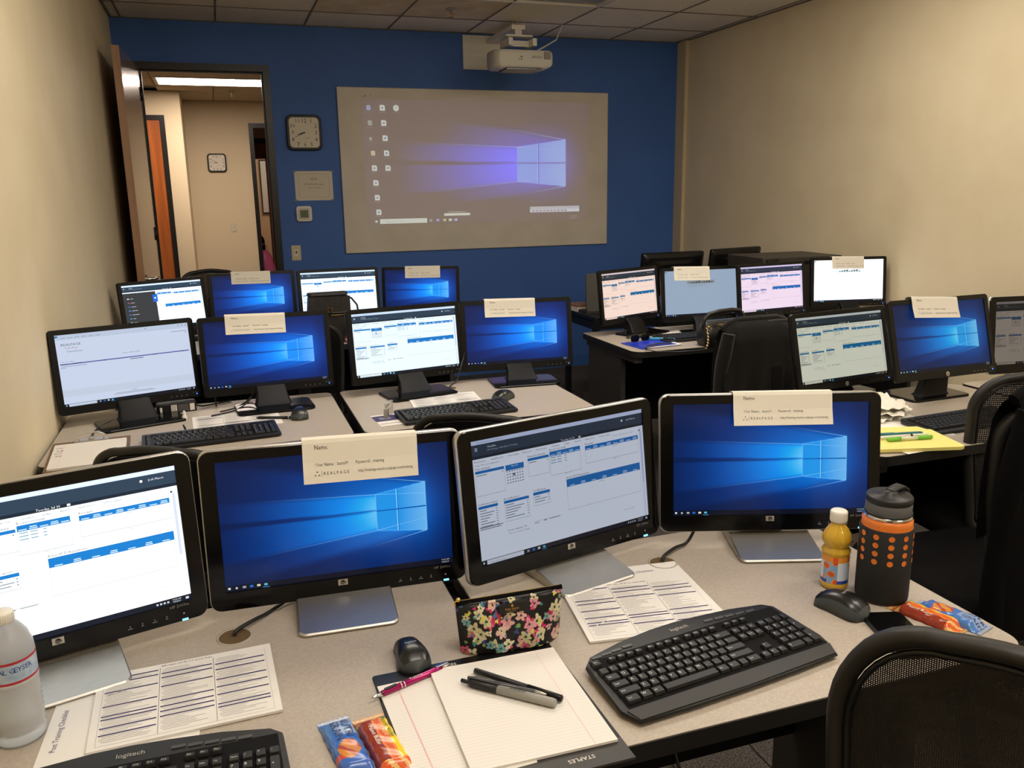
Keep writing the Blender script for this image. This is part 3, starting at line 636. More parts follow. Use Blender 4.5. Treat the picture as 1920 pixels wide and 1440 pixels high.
# ------------------------------------------------------------ monitors
def monitor(x, y, zc, yaw, tilt, kind, picture, tint, power, label, group, card=None, clabel=None, by=-.09):
    A = kind == 'A'
    PW, PH = (.483, .305) if A else (.476, .292)
    t = thing('monitor', label, 'monitor', (x, y, TZ), yaw, group)
    pz = zc-TZ; P = T(0, 0, pz, -tilt)
    loc, rot = (0, 0, pz), (-tilt, 0, 0)
    def part(name, mb, mats, key=None, parent=t, l=loc, r=rot):
        key = (name, kind, key)
        if key in _pm: return inst(name, _pm[key], parent, l, r)
        o = build(name, mb() if callable(mb) else mb, mats, parent, l, r); _pm[key] = o.data; return o
    r0 = .02 if A else .012
    def g_shell():
        mb = MB(); 
        def ring(w_, h_, r, d): return [(a, d, b) for a, b in reversed(rr(w_, h_, r, 5))]
        mb.loft([ring(PW-.004, PH-.004, r0, .0048), ring(PW, PH, r0, .008), ring(PW, PH, r0, .018), ring(PW-.012, PH-.012, r0, .024)], 0)
        return mb
    part('rim', g_shell, M_silver if A else M_semi)
    def g_back():
        mb = MB()
        def ring(w_, h_, r, d): return [(a, d, b) for a, b in reversed(rr(w_, h_, r, 4))]
        mb.loft([ring(PW-.014, PH-.014, r0, .024), ring(PW-.05, PH-.04, .03, .034), ring(PW*.55, PH*.6, .03, .056), ring(PW*.5, PH*.52, .03, .058)], 0)
        for k in range(22): mb.box((-.115+k*.011, .0345 if 0 else .033, PH*.36), (.004, .012, .02), 1)
        return mb
    part('back_shell', g_back, [M_black, M_blackm])
    SW, SH, SX, SZ = (.4255, .2455, .0007, .0075) if A else (.436, .2455, 0, .0055)
    def g_bezel():
        mb = MB(); n = 5
        o = rr(PW-.0045, PH-.0045, r0*.9, n) if A else rr(PW-.001, PH-.001, r0, n)
        i = rr(SW, SH, .0005, n, SX, SZ)
        N = len(o)
        vs = [(a, 0.0025, b) for a, b in o]+[(a, 0, b) for a, b in [(p[0]*.996, p[1]*.994) for p in o]]+[(a, 0, b) for a, b in i]+[(a, .0042, b) for a, b in i]
        fs = []
        for k in range(3):
            for j in range(N): q = (j+1) % N; fs.append((k*N+j, k*N+q, (k+1)*N+q, (k+1)*N+j))
        mb.add(vs, fs); return mb
    part('bezel', g_bezel, M_gloss if A else M_semi)
    key = (picture, 'scr', kind)
    sm = attr_mat('display_%s' % label[:40].replace(' ', '_'), .16 if A else .4, power, tint, spec=.25)
    if key in _pm: s = bpy.data.objects.new('screen', _pm[key].copy()); s.data.materials[0] = sm; COL.objects.link(s); s.parent = t; s.location = P @ Vector((SX, .0036, SZ)); s.rotation_euler = rot
    else:
        s = build('screen', pic(picture, SW, SH), sm, t, P @ Vector((SX, .0036, SZ)), rot); _pm[key] = s.data
    # badge, buttons, power light
    def g_badge():
        mb = MB()
        if A: mb.box((0, -.0008, 0), (.018, .0015, .0112), 0); mb.text('hp', 0, -.0034, .0076, .0018, 1, FRONT, align='c', shear=.2, res=2); mb.prism(rr(.0086, .0086, .0042, 6), .0016, .0017, 1, FRONT); mb.text('hp', 0, -.0030, .0052, .0019, 0, FRONT, align='c', shear=.2, res=2)
        else: hp_round(mb, .0085, FRONT, 0, 1)
        return mb
    part('logo_badge', g_badge, [M_silver, M_black], None, t, P @ Vector((-.001, -.0005, -PH/2+(.029 if A else .0125))), rot)
    def g_btn():
        mb = MB()
        if A:
            mb.text('HP 2009m', .207, -.123, .0055, .0007, 0, FRONT, align='r')
            for k, u in enumerate((.108, .128, .148, .168)): mb.box((u, -.0008, -.138), (.008 if k in (0, 2) else .004, .0004, .0012), 0); mb.box((u, -.0008, -.1345), (.0015, .0004, .003), 0)
            mb.box((.197, -.0008, -.136), (.003, .0004, .003), 0)
        else:
            mb.text('HP 2011x', .225, -.130, .004, .0006, 0, FRONT, align='r')
            for u in (.128, .146, .164, .182): mb.box((u, -.0006, -.1345), (.0035, .0003, .0035), 0)
        return mb
    part('button_marks', g_btn, M_inkg)
    part('power_light', lambda: MB().box((.198 if A else .218, -.001, -.1475 if A else -.1345), (.010 if A else .004, .002, .003 if A else .004)), M_led if A else M_ledb)
    # stand
    if A:
        def g_base():
            mb = MB(); o = rr(.178, .20, [.014, .02, .02, .014], 5, 0, 0)
            zt = lambda yy: .0075+(yy+.1)*.155
            n = len(o); rings = [[(a*.97, b*.97, 0) for a, b in o], [(a, b, .003) for a, b in o], [(a, b, zt(b)-.0025) for a, b in o], [(a*.975, b*.975, zt(b)) for a, b in o]]
            mb.loft(rings, 0, None, False); return mb
        part('stand_base', g_base, M_alu, None, t, (0, -.02, 0), (0, 0, 0))
        mb = MB(); mb.loft([[(a, .055+b, .028) for a, b in rr(.11, .05, .015)], [(a, .06+b, pz-.08) for a, b in rr(.09, .035, .012)], [(a, .052+b, pz+.0) for a, b in rr(.08, .03, .01)]])
        build('stand_neck', mb, M_silver, t)
    else:
        def g_base():
            mb = MB(); o = rr(.275, .175, .022, 5, 0, 0)
            mb.prism(o, 0, .009, bev=.003); return mb
        part('stand_base', g_base, M_gloss, None, t, (0, by, 0), (0, 0, 0))
        mb = MB(); zb = pz-PH/2
        mb.loft([[(a, by*.6+b, .0085) for a, b in rr(.135, .06, .01)], [(a, by*.56+b, .016) for a, b in rr(.126, .045, .01)], [(a, by*.36+b, max(zb, .03)) for a, b in rr(.112, .03, .008)], [(a, .062+b, pz-.07) for a, b in rr(.11, .03, .008)], [(a, .068+b, pz+.03) for a, b in rr(.1, .03, .008)]])
        build('stand_neck', mb, mat('neck_black', (8, 8, 9), .5, spec=.25), t)
    if card:
        u, user, cw, ch, sk = card
        W = Matrix.Translation((x, y, TZ)) @ Matrix.Rotation(yaw, 4, 'Z') @ P @ T((u-.5)*PW, 0, PH/2, 0, sk)
        o = name_card(user, cw, ch); o.matrix_world = W; tag(o, clabel, 'name card', 'folded name cards on the monitors')
    return t
def name_card(user, cw, ch):
    mb = MB(); prof = [(-.012, -ch), (-.0055, -ch*.5), (-.0035, -.004), (-.001, .0022), (.012, .0035), (.026, .002), (.0275, -.004), (.0285, -ch*.5), (.033, -ch*.95)]
    th = .0006; rings = []
    ins = [(a-(0 if i == 0 else 0), b) for i, (a, b) in enumerate(prof)]
    out = [(a+(-th if a < .01 else th), b+(th if b > 0 else 0)) for a, b in prof]
    loop = out+list(reversed(ins))
    rings = [[(sx*cw/2, a, b) for a, b in loop] for sx in (-1, 1)]
    mb.loft(rings, 0, None, False)
    # front face drawing plane
    ang = math.atan2(.0065, ch*.5)
    def M_at(zz): # plane through the lower half of the front sheet
        return None
    def yf(z):   # front sheet y at z
        pr = list(reversed(prof[:4]))
        for (a0, b0), (a1, b1) in zip(pr, pr[1:]):
            if b1 <= z <= b0: return a0+(a1-a0)*(b0-z)/(b0-b1)
        return prof[0][0]
    tmp = MB(); X = -cw/2
    tmp.text('Name:', X+cw*.10, -ch*.20, ch*.115, 0, 1, fit=cw*.12); tmp.text('User Name:   '+user, X+cw*.105, -ch*.60, ch*.085, 0, 1, fit=cw*.28); tmp.text('Password:   training', X+cw*.45, -ch*.60, ch*.085, 0, 1, fit=cw*.25)
    tmp.text('R E A L P A G E', X+cw*.17, -ch*.81, ch*.075, 0, 1, res=2, fit=cw*.22); tmp.rect(X+cw*.155, -ch*.85, X+cw*.157, -ch*.70, 0, 1)
    for a, b in ((.10, .81), (.133, .81), (.117, .73)): tmp.prism(rr(ch*.03, ch*.03, ch*.012, 2, X+cw*a, -ch*b), 0, .0001, 1)
    tmp.text('http://training.onesite.realpage.com/training', X+cw*.47, -ch*.80, ch*.07, 0, 1, fit=cw*.48)
    for p in tmp.v: mb.v.append((p[0], yf(p[1])-th-.0004, p[1]))
    o = len(mb.v)-len(tmp.v)
    for f in tmp.f: mb.f.append(tuple(q+o for q in f)); mb.m.append(1); mb.sm.append(False); mb.c.append(None)
    return build('name_card', mb, [M_card, M_inkg if 0 else M_ink])
G1, G2, G3, G4, G5 = 'monitors on the front desks', 'monitors on the middle left desks', 'monitors on the far left desks', 'monitors on the far right desks', 'monitors on the middle right desks'
white = (255, 255, 255)
monitor(-.310, 1.444, .914, .271, .10, 'A', 'dash', (250, 255, 255), 1.35, 'silver-rimmed monitor at the front left behind the water bottle, bright page of tables', G1)
monitor(.168, 1.511, .904, -.054, .072, 'A', 'hero', (235, 240, 245), 1.05, 'silver-rimmed front monitor with blue desktop picture above the left grommet and its cable', G1, (.60, 'laura09', .212, .078, .02), 'folded name card for laura09 on the front monitor above the flowered pouch')
monitor(.627, 1.501, .910, .235, .132, 'A', 'dash', (196, 202, 216), .80, 'silver-rimmed front monitor with a dim grey page of tables, behind the flowered pouch', G1)
monitor(1.093, 1.467, .916, -.324, .139, 'A', 'hero', (232, 236, 245), 1.05, 'silver-rimmed front monitor with blue desktop picture behind the juice bottle', G1, (.548, 'laura10', .214, .069, 0), 'folded name card for laura10 on the rightmost front monitor')
monitor(-.339, 3.187, .924, .302, .12, 'B', 'doc', (236, 240, 248), .95, 'black monitor at the left wall in the second row showing a pale document page', G2)
monitor(.136, 3.221, .925, .064, .12, 'B', 'hero', (205, 225, 255), 1.2, 'black second-row monitor with blue desktop picture, just left of the desk gap', G2, (.43, 'laura07', .215, .07, .03), 'folded name card on the blue-desktop monitor left of the desk gap in the second row')
monitor(.668, 3.225, .925, .176, .117, 'B', 'dash', (236, 250, 255), 1.15, 'black second-row monitor with a bright page of tables, right of the desk gap', G2)
monitor(1.142, 3.262, .920, -.093, .122, 'B', 'hero', (200, 225, 255), 1.0, 'black second-row monitor with blue desktop picture at the right end of the left block', G2, (.44, 'laura08', .215, .072, .02), 'folded name card on the second-row monitor at the right end of the left block')
monitor(-.306, 4.933, .919, .469, .12, 'B', 'menu', (240, 250, 255), 1.4, 'black monitor at the far left with a dark start menu open over the page', G3)
monitor(.160, 5.034, .930, .036, .12, 'B', 'hero', (190, 230, 255), 1.25, 'black far-row monitor with blue desktop picture left of the monogrammed handbag', G3, (.49, 'laura05', .215, .068, .02), 'folded name card on the far blue-desktop monitor left of the handbag')
monitor(.645, 5.001, .931, .043, .12, 'B', 'dash', (240, 252, 255), 1.35, 'black far-row monitor with a white page of tables behind the monogrammed handbag', G3)
monitor(1.151, 5.083, .914, -.284, .12, 'B', 'hero', (180, 205, 255), 1.0, 'black far-row monitor with blue desktop picture right of the monogrammed handbag', G3, (.53, 'laura06', .215, .07, 0), 'folded name card on the far monitor right of the handbag')
monitor(2.104, 4.128, .938, .381, .12, 'B', 'dash', (255, 226, 210), 1.0, 'black monitor with a pinkish page at the left corner of the far right desks', G4)
monitor(2.476, 4.012, .938, -.052, .12, 'B', 'slate', (240, 246, 255), .85, 'black far-right-row monitor with a plain grey-blue page behind the black purse', G4, (.38, 'laura13', .215, .072, .03), 'folded name card on the grey-blue monitor behind the black purse')
monitor(2.881, 3.935, .95, .101, .126, 'B', 'dash', (250, 226, 244), 1.0, 'black far-right-row monitor with a lilac page of tables', G4)
monitor(3.536, 4.098, .944, -.212, .109, 'B', 'blank', (255, 255, 255), 1.5, 'black far-right-row monitor with an almost blank white page nearest the right wall', G4, (.48, 'laura14', .2, .07, .02), 'folded name card on the blank white monitor near the right wall')
monitor(2.181, 2.531, .907, .115, .238, 'B', 'dash', (216, 216, 196), .80, 'black monitor with a dull greenish page of tables in the middle right row', G5, by=.03)
monitor(2.447, 2.328, .962, .033, .265, 'B', 'hero', (225, 245, 235), 1.0, 'black monitor with blue desktop picture in the middle right row', G5, (.45, 'laura12', .215, .075, .06), 'folded name card on the middle right blue-desktop monitor', by=.06)
monitor(3.02, 2.400, .925, -.13, .10, 'A', 'dash', (150, 138, 126), .6, 'silver-rimmed monitor with a dim brown page, cut off by the right edge of the view', G5)
# ------------------------------------------------------------ desks
def desk(x0, y0, x1, y1, label, rad=(.03, .03, .03, .03), holes=()):
    t = thing('computer_desk', label, 'desk', ((x0+x1)/2, (y0+y1)/2, 0), 0, 'beige-topped computer desks')
    w_, d_ = x1-x0, y1-y0
    mb = MB(); o = rr(w_-.004, d_-.004, list(rad), 6)
    if holes:
        # top sheet with real grommet openings: ring of quads around each opening joined by ngon strips
        bm_pts = [(hx-(x0+x1)/2, hy-(y0+y1)/2) for hx, hy in holes]
        mb.prism(o, TZ-.026, TZ-.0012)
    else: mb.prism(o, TZ-.026, TZ-.0012)
    # laminate face
    mb2 = MB(); mb2.prism(o, TZ-.0012, TZ)
    build('desk_top', mb2, M_lam, t)
    mb = MB(); mb.prism(rr(w_, d_, [r+.002 for r in rad], 6), TZ-.03, TZ-.0012); build('edge_band', mb, M_edge, t)
    for s in (-1, 1):
        mb = MB(); mb.box((s*(w_/2-.035), d_*.12, (TZ-.03+.05)/2), (.026, d_*.62, TZ-.03-.05)); mb.box((s*(w_/2-.035), 0, .025), (.05, d_*.92, .05)); mb.box((s*(w_/2-.035), 0, TZ-.045), (.04, d_*.9, .03))
        build('leg_panel', mb, M_legs, t)
    mb = MB(); mb.box((0, d_*.32, .47), (w_-.10, .018, .47)); build('modesty_panel', mb, M_blackm, t)
    for hx, hy in holes:
        cx, cy = hx-(x0+x1)/2, hy-(y0+y1)/2
        mb = MB(); mb.lathe([(.031, TZ), (.031, TZ+.0012), (.028, TZ+.0016), (.027, TZ+.0002)], 28, 0, T(cx, cy)); mb.lathe([(.0275, TZ+.0004), (0, TZ+.0003)], 28, 1, T(cx, cy))
        g = build('cable_grommet', mb, [M_lam, M_hole], t)
    return t
Y1, Y2, Y3 = .932, 2.66, 4.39
desk(XL+.012, Y1, .368, Y1+.645, 'front left desk under the water bottle and the two left monitors', holes=[(-.035, 1.448)])
desk(.397, Y1, 1.243, Y1+.645, 'front right desk under the tumbler, pouch and large keyboard', (.045, .045, .02, .02), holes=[(.822, 1.446)])
desk(XL+.012, Y2, .366, Y2+.645, 'second-row desk at the left wall under the clipboard')
desk(.398, Y2, 1.24, Y2+.645, 'second-row desk right of the gap with a keyboard across its middle', holes=[(.822, 3.183)])
desk(XL+.012, Y3, .366, Y3+.645, 'far-row desk at the left wall')
desk(.398, Y3, 1.24, Y3+.645, 'far-row desk holding the monogrammed handbag')
desk(1.75, 1.84, 2.69, 2.485, 'middle right desk with the yellow pad', holes=[(2.177, 2.306)])
desk(2.715, 1.84, 3.60, 2.485, 'middle right desk at the right wall, mostly outside the view')
desk(1.845, 3.56, 2.79, 4.2, 'far right desk with the blue folder and black purse', (.03, .03, .02, .06))
desk(2.815, 3.56, 3.76, 4.2, 'far right desk at the right wall under the white-page monitor')
# ------------------------------------------------------------ keyboards
U = .0175
def key_layout():
    K = []
    r = lambda y, x, ws, lab: [K.append((x+sum(ws[:i])+ws[i]/2, y, ws[i], 1, lab[i] if i < len(lab) else '')) for i in range(len(ws))]
    r(5.25, 0, [1], ['Esc'])
    for k in range(12): K.append((2.2+k*1.0+(k//4)*.35, 5.25, .95, .7, 'F%d' % (k+1)))
    for k, s in enumerate(('Prt', 'Scr', 'Pau')): K.append((15.75+k, 5.25, .95, .7, s))
    r(4, 0, [1]*13+[2], list('`1234567890-=')+['Back'])
    r(3, 0, [1.5]+[1]*12+[1.5], ['Tab']+list('QWERTYUIOP[]')+['\\'])
    r(2, 0, [1.75]+[1]*11+[2.25], ['Caps']+list("ASDFGHJKL;'")+['Enter'])
    r(1, 0, [2.25]+[1]*10+[2.75], ['Shift']+list('ZXCVBNM,./')+['Shift'])
    r(0, 0, [1.5, 1.25, 1.25, 6, 1.25, 1.25, 1, 1.5], ['Ctrl', 'W', 'Alt', '', 'Alt', 'Fn', '', 'Ctrl'])
    for i, row in enumerate((('Ins', 'Hm', 'Up'), ('Del', 'End', 'Dn'))): r(4-i, 15.25, [1, 1, 1], row)
    K.append((16.75, 1, 1, 1, '^')); r(0, 15.25, [1, 1, 1], ['<', 'v', '>'])
    r(4, 18.5, [1]*4, ['Num', '/', '*', '-']); r(3, 18.5, [1]*3, '789'); r(2, 18.5, [1]*3, '456'); r(1, 18.5, [1]*3, '123'); r(0, 18.5, [2, 1], '0.')
    K.append((22, 2.5, 1, 2, '+')); K.append((22, .5, 1, 2, 'En'))
    return K
_km = {}
def keycap(w_, h_):
    k = (round(w_, 2), h_)
    if k not in _km:
        mb = MB(); W_, H_ = w_*U-.0018, h_*U-.0018
        def R(a, z, dy=0): return [(x*(W_-a)/W_, y*(H_-a)/H_+dy, z) for x, y in rr(W_, H_, .0012, 1)]
        mb.loft([R(0, 0), R(.0006, .002), R(.0035, .0062, .0006)], 0, None, False, True)
        me = bpy.data.meshes.new('key'); me.from_pydata(mb.v, [], mb.f); me.materials.append(M_key); me.update(); _km[k] = me
    return _km[k]
KEYS = key_layout()
def keyboard(x, y, rz, label, style, group='black keyboards', single=True, uscale=1.0, brand='logitech'):
    t = thing('keyboard', label, 'keyboard', (x, y, TZ), rz, group)
    tilt = .07; R_ = (tilt, 0, 0); lift = .0135 if style == 'rest' else .012
    KW = 22.5*U*uscale; kx, ky = -KW/2, (-.028 if style == 'rest' else -.045)
    Mx = T(0, 0, lift, tilt)
    if style == 'rest':
        W_ = .412
        top = [(-W_/2+.004, .058), (-W_/2+.02, .074), (-.12, .090), (-.05, .099), (0, .101), (.05, .099), (.12, .093), (W_/2-.02, .080), (W_/2-.004, .066)]
        bot = [(W_/2+.004, -.04), (W_/2, -.062), (W_/2-.012, -.094), (.1, -.098), (0, -.099), (-.1, -.098), (-W_/2+.006, -.094), (-W_/2-.008, -.062), (-W_/2-.006, -.04)]
        o = list(reversed(top+bot))
        mb = MB(); mb.loft([[(a*.985, b*.97, -.0075-b*.05) for a, b in o], [(a, b, -.002-b*.02) for a, b in o], [(a*.992, b*.985, .0035) for a, b in o]], 0, Mx, True)
        build('case', mb, M_kcase, t)
        mb = MB(); rest = [(-W_/2+.000, -.066), (-W_/2+.008, -.091), (0, -.0955), (W_/2-.014, -.091), (W_/2-.002, -.066)]
        mb.prism(rest, .003, .0052, 0, Mx, bev=.001); build('palm_rest', mb, M_krest, t)
        mb = MB(); mb.prism([(-W_/2+.006, -.0625), (W_/2-.004, -.0625), (W_/2-.012, .0655), (-W_/2+.012, .0625)], .003, .0038, 0, Mx); build('key_well', mb, M_blackm, t)
        for s, xs_ in ((-1, (-.175, -.155, -.135, -.112)), (1, (.062, .084, .106, .128, .15))):
            for a in xs_:
                mb = MB(); yy = .0745-.0009*abs(a*100-(0))*.5+.008*(1-abs(a)/.2); mb.prism(rr(.019, .006, .0015, 2, a, yy), .003, .005, 0, Mx); build('media_button', mb, mat('media_button_plastic', (64, 66, 68), .35), t)
        mb = MB(); mb.text(brand, 0, .077, .0085, .0040, 0, Mx, align='c', res=3); build('brand_lettering', mb, mat('grey_lettering', (170, 168, 162), .5), t)
    else:
        W_, D_ = .418, .152
        mb = MB(); o = rr(W_, D_, .008, 3, 0, .002)
        mb.loft([[(a*.985, b*.97, -.008-b*.05) for a, b in o], [(a, b, -.002) for a, b in o], [(a*.994, b*.985, .0035) for a, b in o]], 0, Mx, True); build('case', mb, M_kcase, t)
        mb = MB(); mb.prism(rr(W_-.02, .118, .003, 2, 0, .004), .003, .0038, 0, Mx); build('key_well', mb, M_blackm, t)
        if style == 'bar': 
            mb = MB(); mb.text(brand, .15, .066, .005, .004, 0, Mx, res=2); build('brand_lettering', mb, mat('grey_lettering', (170, 168, 162), .5), t)
    y0 = -.0575 if style == 'rest' else -.050
    VP = 1.06 if style == 'rest' else .94
    ink = MB(); joined = MB()
    for cx, cy, w_, h_, lb in KEYS:
        px_, py_ = kx+cx*U*uscale, y0+cy*U*VP+U*.5
        p = Mx @ Vector((px_, py_, .0038))
        if single: inst('key', keycap(w_, h_), t, p, R_)
        else:
            me = keycap(w_, h_); joined.add([v.co for v in me.vertices], [tuple(f.vertices) for f in me.polygons], 0, T(p.x, p.y, p.z, tilt))
        if lb: 
            if single: ink.text(lb, px_-w_*U*.5+.0042, py_-.0008, .0052 if len(lb) == 1 else .0032, .0104, 0, Mx, res=2)
    if single: stuff(build('key_legends', ink, M_legend, t))
    else: stuff(build('keys', joined, M_key, t))
    return t
keyboard(.705, 1.082, math.radians(7.5), 'large black keyboard with palm rest on the front right desk', 'rest')
keyboard(-.178, 1.045, math.radians(-1.5), 'large black keyboard cut off by the bottom left corner of the view', 'rest')
keyboard(-.075, 2.785, math.radians(5), 'flat black keyboard on the second-row desk at the left wall', 'flat')
keyboard(.742, 2.785, math.radians(4.5), 'flat black keyboard across the second-row desk right of the gap', 'bar')
keyboard(2.265, 2.03, math.radians(3), 'black keyboard beside the yellow pad on the middle right desk', 'flat', single=False)
keyboard(2.31, 3.80, math.radians(1), 'black keyboard left of the black purse on the far right desk', 'flat', single=False)
keyboard(3.25, 3.86, math.radians(-4), 'black keyboard under the white-page monitor at the right wall', 'flat', single=False)
# ------------------------------------------------------------ mice
def mouse(x, y, rz, label, brand=True, s=1.0, z=TZ):
    t = thing('computer_mouse', label, 'mouse', (x, y, z), rz, 'black wireless mice')
    def sec(f):   # f 0 back (palm) .. 1 front ; +Y is front
        yy = (-.052+.104*f)*s; wd = (.0285+.0035*math.cos((f-.2)*PI*2)-.002*f)*s
        e = (max(1e-4, 1-abs(f*2-1)**5))**.42
        return yy, wd*e, .036*s*(math.sin(PI*(.17+.72*f))**.75)*e
    def rings(k0, k1, inner=0):
        out = []
        for i in range(13):
            f = i/12; yy, wd, hh = sec(f); hh = max(hh, .004)
            row = []
            for j in range(17):
                a = PI*(k0+(k1-k0)*j/16); c, sn = math.cos(a), math.sin(a)
                row.append((wd*math.copysign(abs(c)**.8, c)*(1+inner*.01), yy, .002+hh*(abs(sn)**.7)+inner*.0008))
            out.append(row)
        return out
    mb = MB(); mb.loft([[(a, b, c) for a, b, c in r] for r in rings(0, 1)], 0, None, True, True, True); build('mouse_body', mb, mat('grey_side_grip', (58, 64, 66), .4), t)
    mb = MB(); rg = rings(.2, .8, 1)[1:12]; mb.loft(rg, 0, None, True, False, False); build('top_shell', mb, mat('mouse_gloss_black', (14, 14, 15), .32, coat=.15), t)
    mb = MB(); mb.lathe([(.0, -.003), (.008, -.003), (.009, 0), (.008, .003), (0, .003)], 14, 0, T(0, .036*s, .016*s, 0, PI/2)); build('scroll_wheel', mb, M_black, t)
    if brand: 
        mb = MB(); mb.text('logitech', 0, -.013, .0048*s, .0425*s, 0, T(0, .012*s, -.0015, .12), align='c', res=2); build('brand_lettering', mb, mat('grey_lettering', (170, 168, 162), .5), t)
    return t
mouse(.243, 1.262, math.radians(2), 'black wireless mouse left of the flowered pouch', s=.93)
mouse(1.028, 1.148, math.radians(22), 'black wireless mouse between the juice bottle and the phone')
mouse(.217, 2.955, math.radians(-8), 'black wireless mouse on the second-row desk beside the checklist')
mouse(.965, 2.925, math.radians(-55), 'black wireless mouse touching the right end of the second-row keyboard')
# ------------------------------------------------------------ papers
def ink_cols(mb, w, h, cols=3, title='Affordable (HUD) 5.0 Quick Steps', bars=6, seed=1, z=.0003):
    rnd = random.Random(seed); cw = w*.92/cols; x0 = -w*.46
    mb.text(title, 0, h*.455, h*.022, z, 1, align='c', sx=.9)
    mb.rect(x0, -h*.465, x0+w*.92, -h*.463, z, 2)
    for c in range(cols):
        cx = x0+c*cw; mb.rect(cx-.0004 if c else cx, -h*.465, cx+.0004, h*.44, z, 2)
        y = h*.43; bs = sorted(rnd.sample(range(2, 38), bars))
        for k in range(40):
            y -= h*.0215
            if k in bs or (c == 0 and k < 1): mb.rect(cx+cw*.03, y-h*.002, cx+cw*.97, y+h*.014, z, 3)
            else:
                mb.rect(cx+cw*(.05+.04*(k % 3 == 0)), y+h*.004, cx+cw*(.4+.5*rnd.random()), y+h*.0078, z, 2)
        
    mb.rect(x0+w*.92, -h*.465, x0+w*.921, h*.44, z, 2)
def sheet(x, y, rz, w, h, label, draw=None, thick=.0008, z=TZ+.0002, name='paper_sheet', group='loose papers on the desks', curl=0, cat='paper'):
    t = None
    mb = MB(); n = 10
    # slightly wavy stack
    rnd = random.Random(hash(label) % 999 if 0 else len(label))
    def zz(a): return thick+curl*((a/(w/2)) ** 2)
    top = [[(-w/2+w*i/n, s*h/2, zz(-w/2+w*i/n)) for i in range(n+1)] for s in (-1, 1)]
    bot = [[(-w/2+w*i/n, s*h/2, zz(-w/2+w*i/n)-thick) for i in range(n+1)] for s in (-1, 1)]
    loop = lambda s: top[s]+list(reversed(bot[s]))
    mb.loft([loop(0), loop(1)], 0, None, False)
    if draw:
        tmp = MB(); draw(tmp, w, h)
        o = len(mb.v)
        for p in tmp.v: mb.v.append((p[0], p[1], zz(p[0])+.0002+p[2]*.3))
        for f, m_ in zip(tmp.f, tmp.m): mb.f.append(tuple(q+o for q in f)); mb.m.append(m_); mb.sm.append(False); mb.c.append(None)
    o = build(name, mb, [M_paper, M_ink, M_inkg, M_inkn], None, (x, y, z), (0, 0, rz)); tag(o, label, cat, group); return o
def quad_sheet(*a, **k): return sheet(*a, **k)
def checklist(mb, w, h): mb.text('Post Training Checklist', 0, h*.36, h*.032, .0003, 3, align='c', res=2, sx=.95); mb.rect(-w*.4, h*.2, w*.1, h*.204, .0003, 2)
# front left: landscape booklet over a sheet turned sideways
def side_title(mb, w, h):
    mb.text('Post Training Checklist', 0, 0, h*.030, .0003, 3, T(-w*.40, 0, 0, 0, 0, PI/2), align='c', res=2)
sheet(-.195, 1.25, math.radians(-2), .216, .27, 'white checklist sheet lying sideways under the printed booklet, front left', side_title)
sheet(-.109, 1.285, math.radians(2), .27, .207, 'stapled booklet in three columns on the front left desk', lambda m_, w, h: ink_cols(m_, w, h, 3, bars=7, seed=5), .004, TZ+.0012, 'printed_booklet', 'printed three-column booklets', cat='booklet')
mb = MB(); mb.tube([(-.228, 1.318, TZ+.0056), (-.205, 1.325, TZ+.0062), (-.20, 1.322, TZ+.0056)], .0006, 5); tag(build('staple', mb, M_chrome), 'thin metal staple at the left edge of the front left booklet', 'staple')
# front right
sheet(.728, 1.335, math.radians(-6), .215, .24, 'white checklist sheet behind the booklet on the front right desk', checklist)
sheet(.690, 1.285, math.radians(-8), .265, .205, 'stapled booklet in three columns behind the large keyboard', lambda m_, w, h: ink_cols(m_, w, h, 3, bars=6, seed=9), .004, TZ+.0012, 'printed_booklet', 'printed three-column booklets', cat='booklet')
mb = MB(); mb.tube([(.578, 1.247, TZ+.0056), (.60, 1.256, TZ+.0062), (.605, 1.253, TZ+.0056)], .0006, 5); tag(build('staple', mb, M_chrome), 'thin metal staple at the left edge of the front right booklet', 'staple')
# second row
sheet(.005, 2.995, math.radians(3), .29, .215, 'three-column checklist behind the keyboard at the left wall', lambda m_, w, h: ink_cols(m_, w, h, 3, bars=3, seed=2))
sheet(.755, 2.995, math.radians(-4), .262, .19, 'three-column checklist behind the keyboard right of the gap', lambda m_, w, h: ink_cols(m_, w, h, 3, bars=4, seed=3), .003)
def photo(mb, w, h):
    mb.rect(-w*.5, -h*.1, w*.5, h*.38, .0003, 3); mb.rect(-w*.3, h*.05, w*.1, h*.25, .0004, 2); mb.rect(-w*.45, -h*.35, w*.3, -h*.31, .0003, 2)
sheet(.505, 2.80, math.radians(5), .10, .15, 'small card with a dark photograph at the left end of the keyboard', photo)
# far right row
sheet(2.40, 4.07, math.radians(-8), .26, .20, 'white papers fanned behind the far right keyboard', lambda m_, w, h: ink_cols(m_, w, h, 3, bars=2, seed=4), .003)
sheet(2.33, 4.04, math.radians(10), .24, .2, 'loose sheet sticking out under the papers by the purse', None, .0006, TZ+.0001)
sheet(3.05, 3.90, math.radians(4), .26, .21, 'white papers between the chair and the lilac-page monitor', lambda m_, w, h: ink_cols(m_, w, h, 3, bars=4, seed=6), .002)
# middle right
sheet(2.05, 2.09, math.radians(-12), .21, .27, 'white papers under the yellow pad', None, .002)
sheet(1.93, 1.965, math.radians(4), .2, .25, 'white sheet sticking out in front of the yellow pad', None, .001, TZ+.0021)
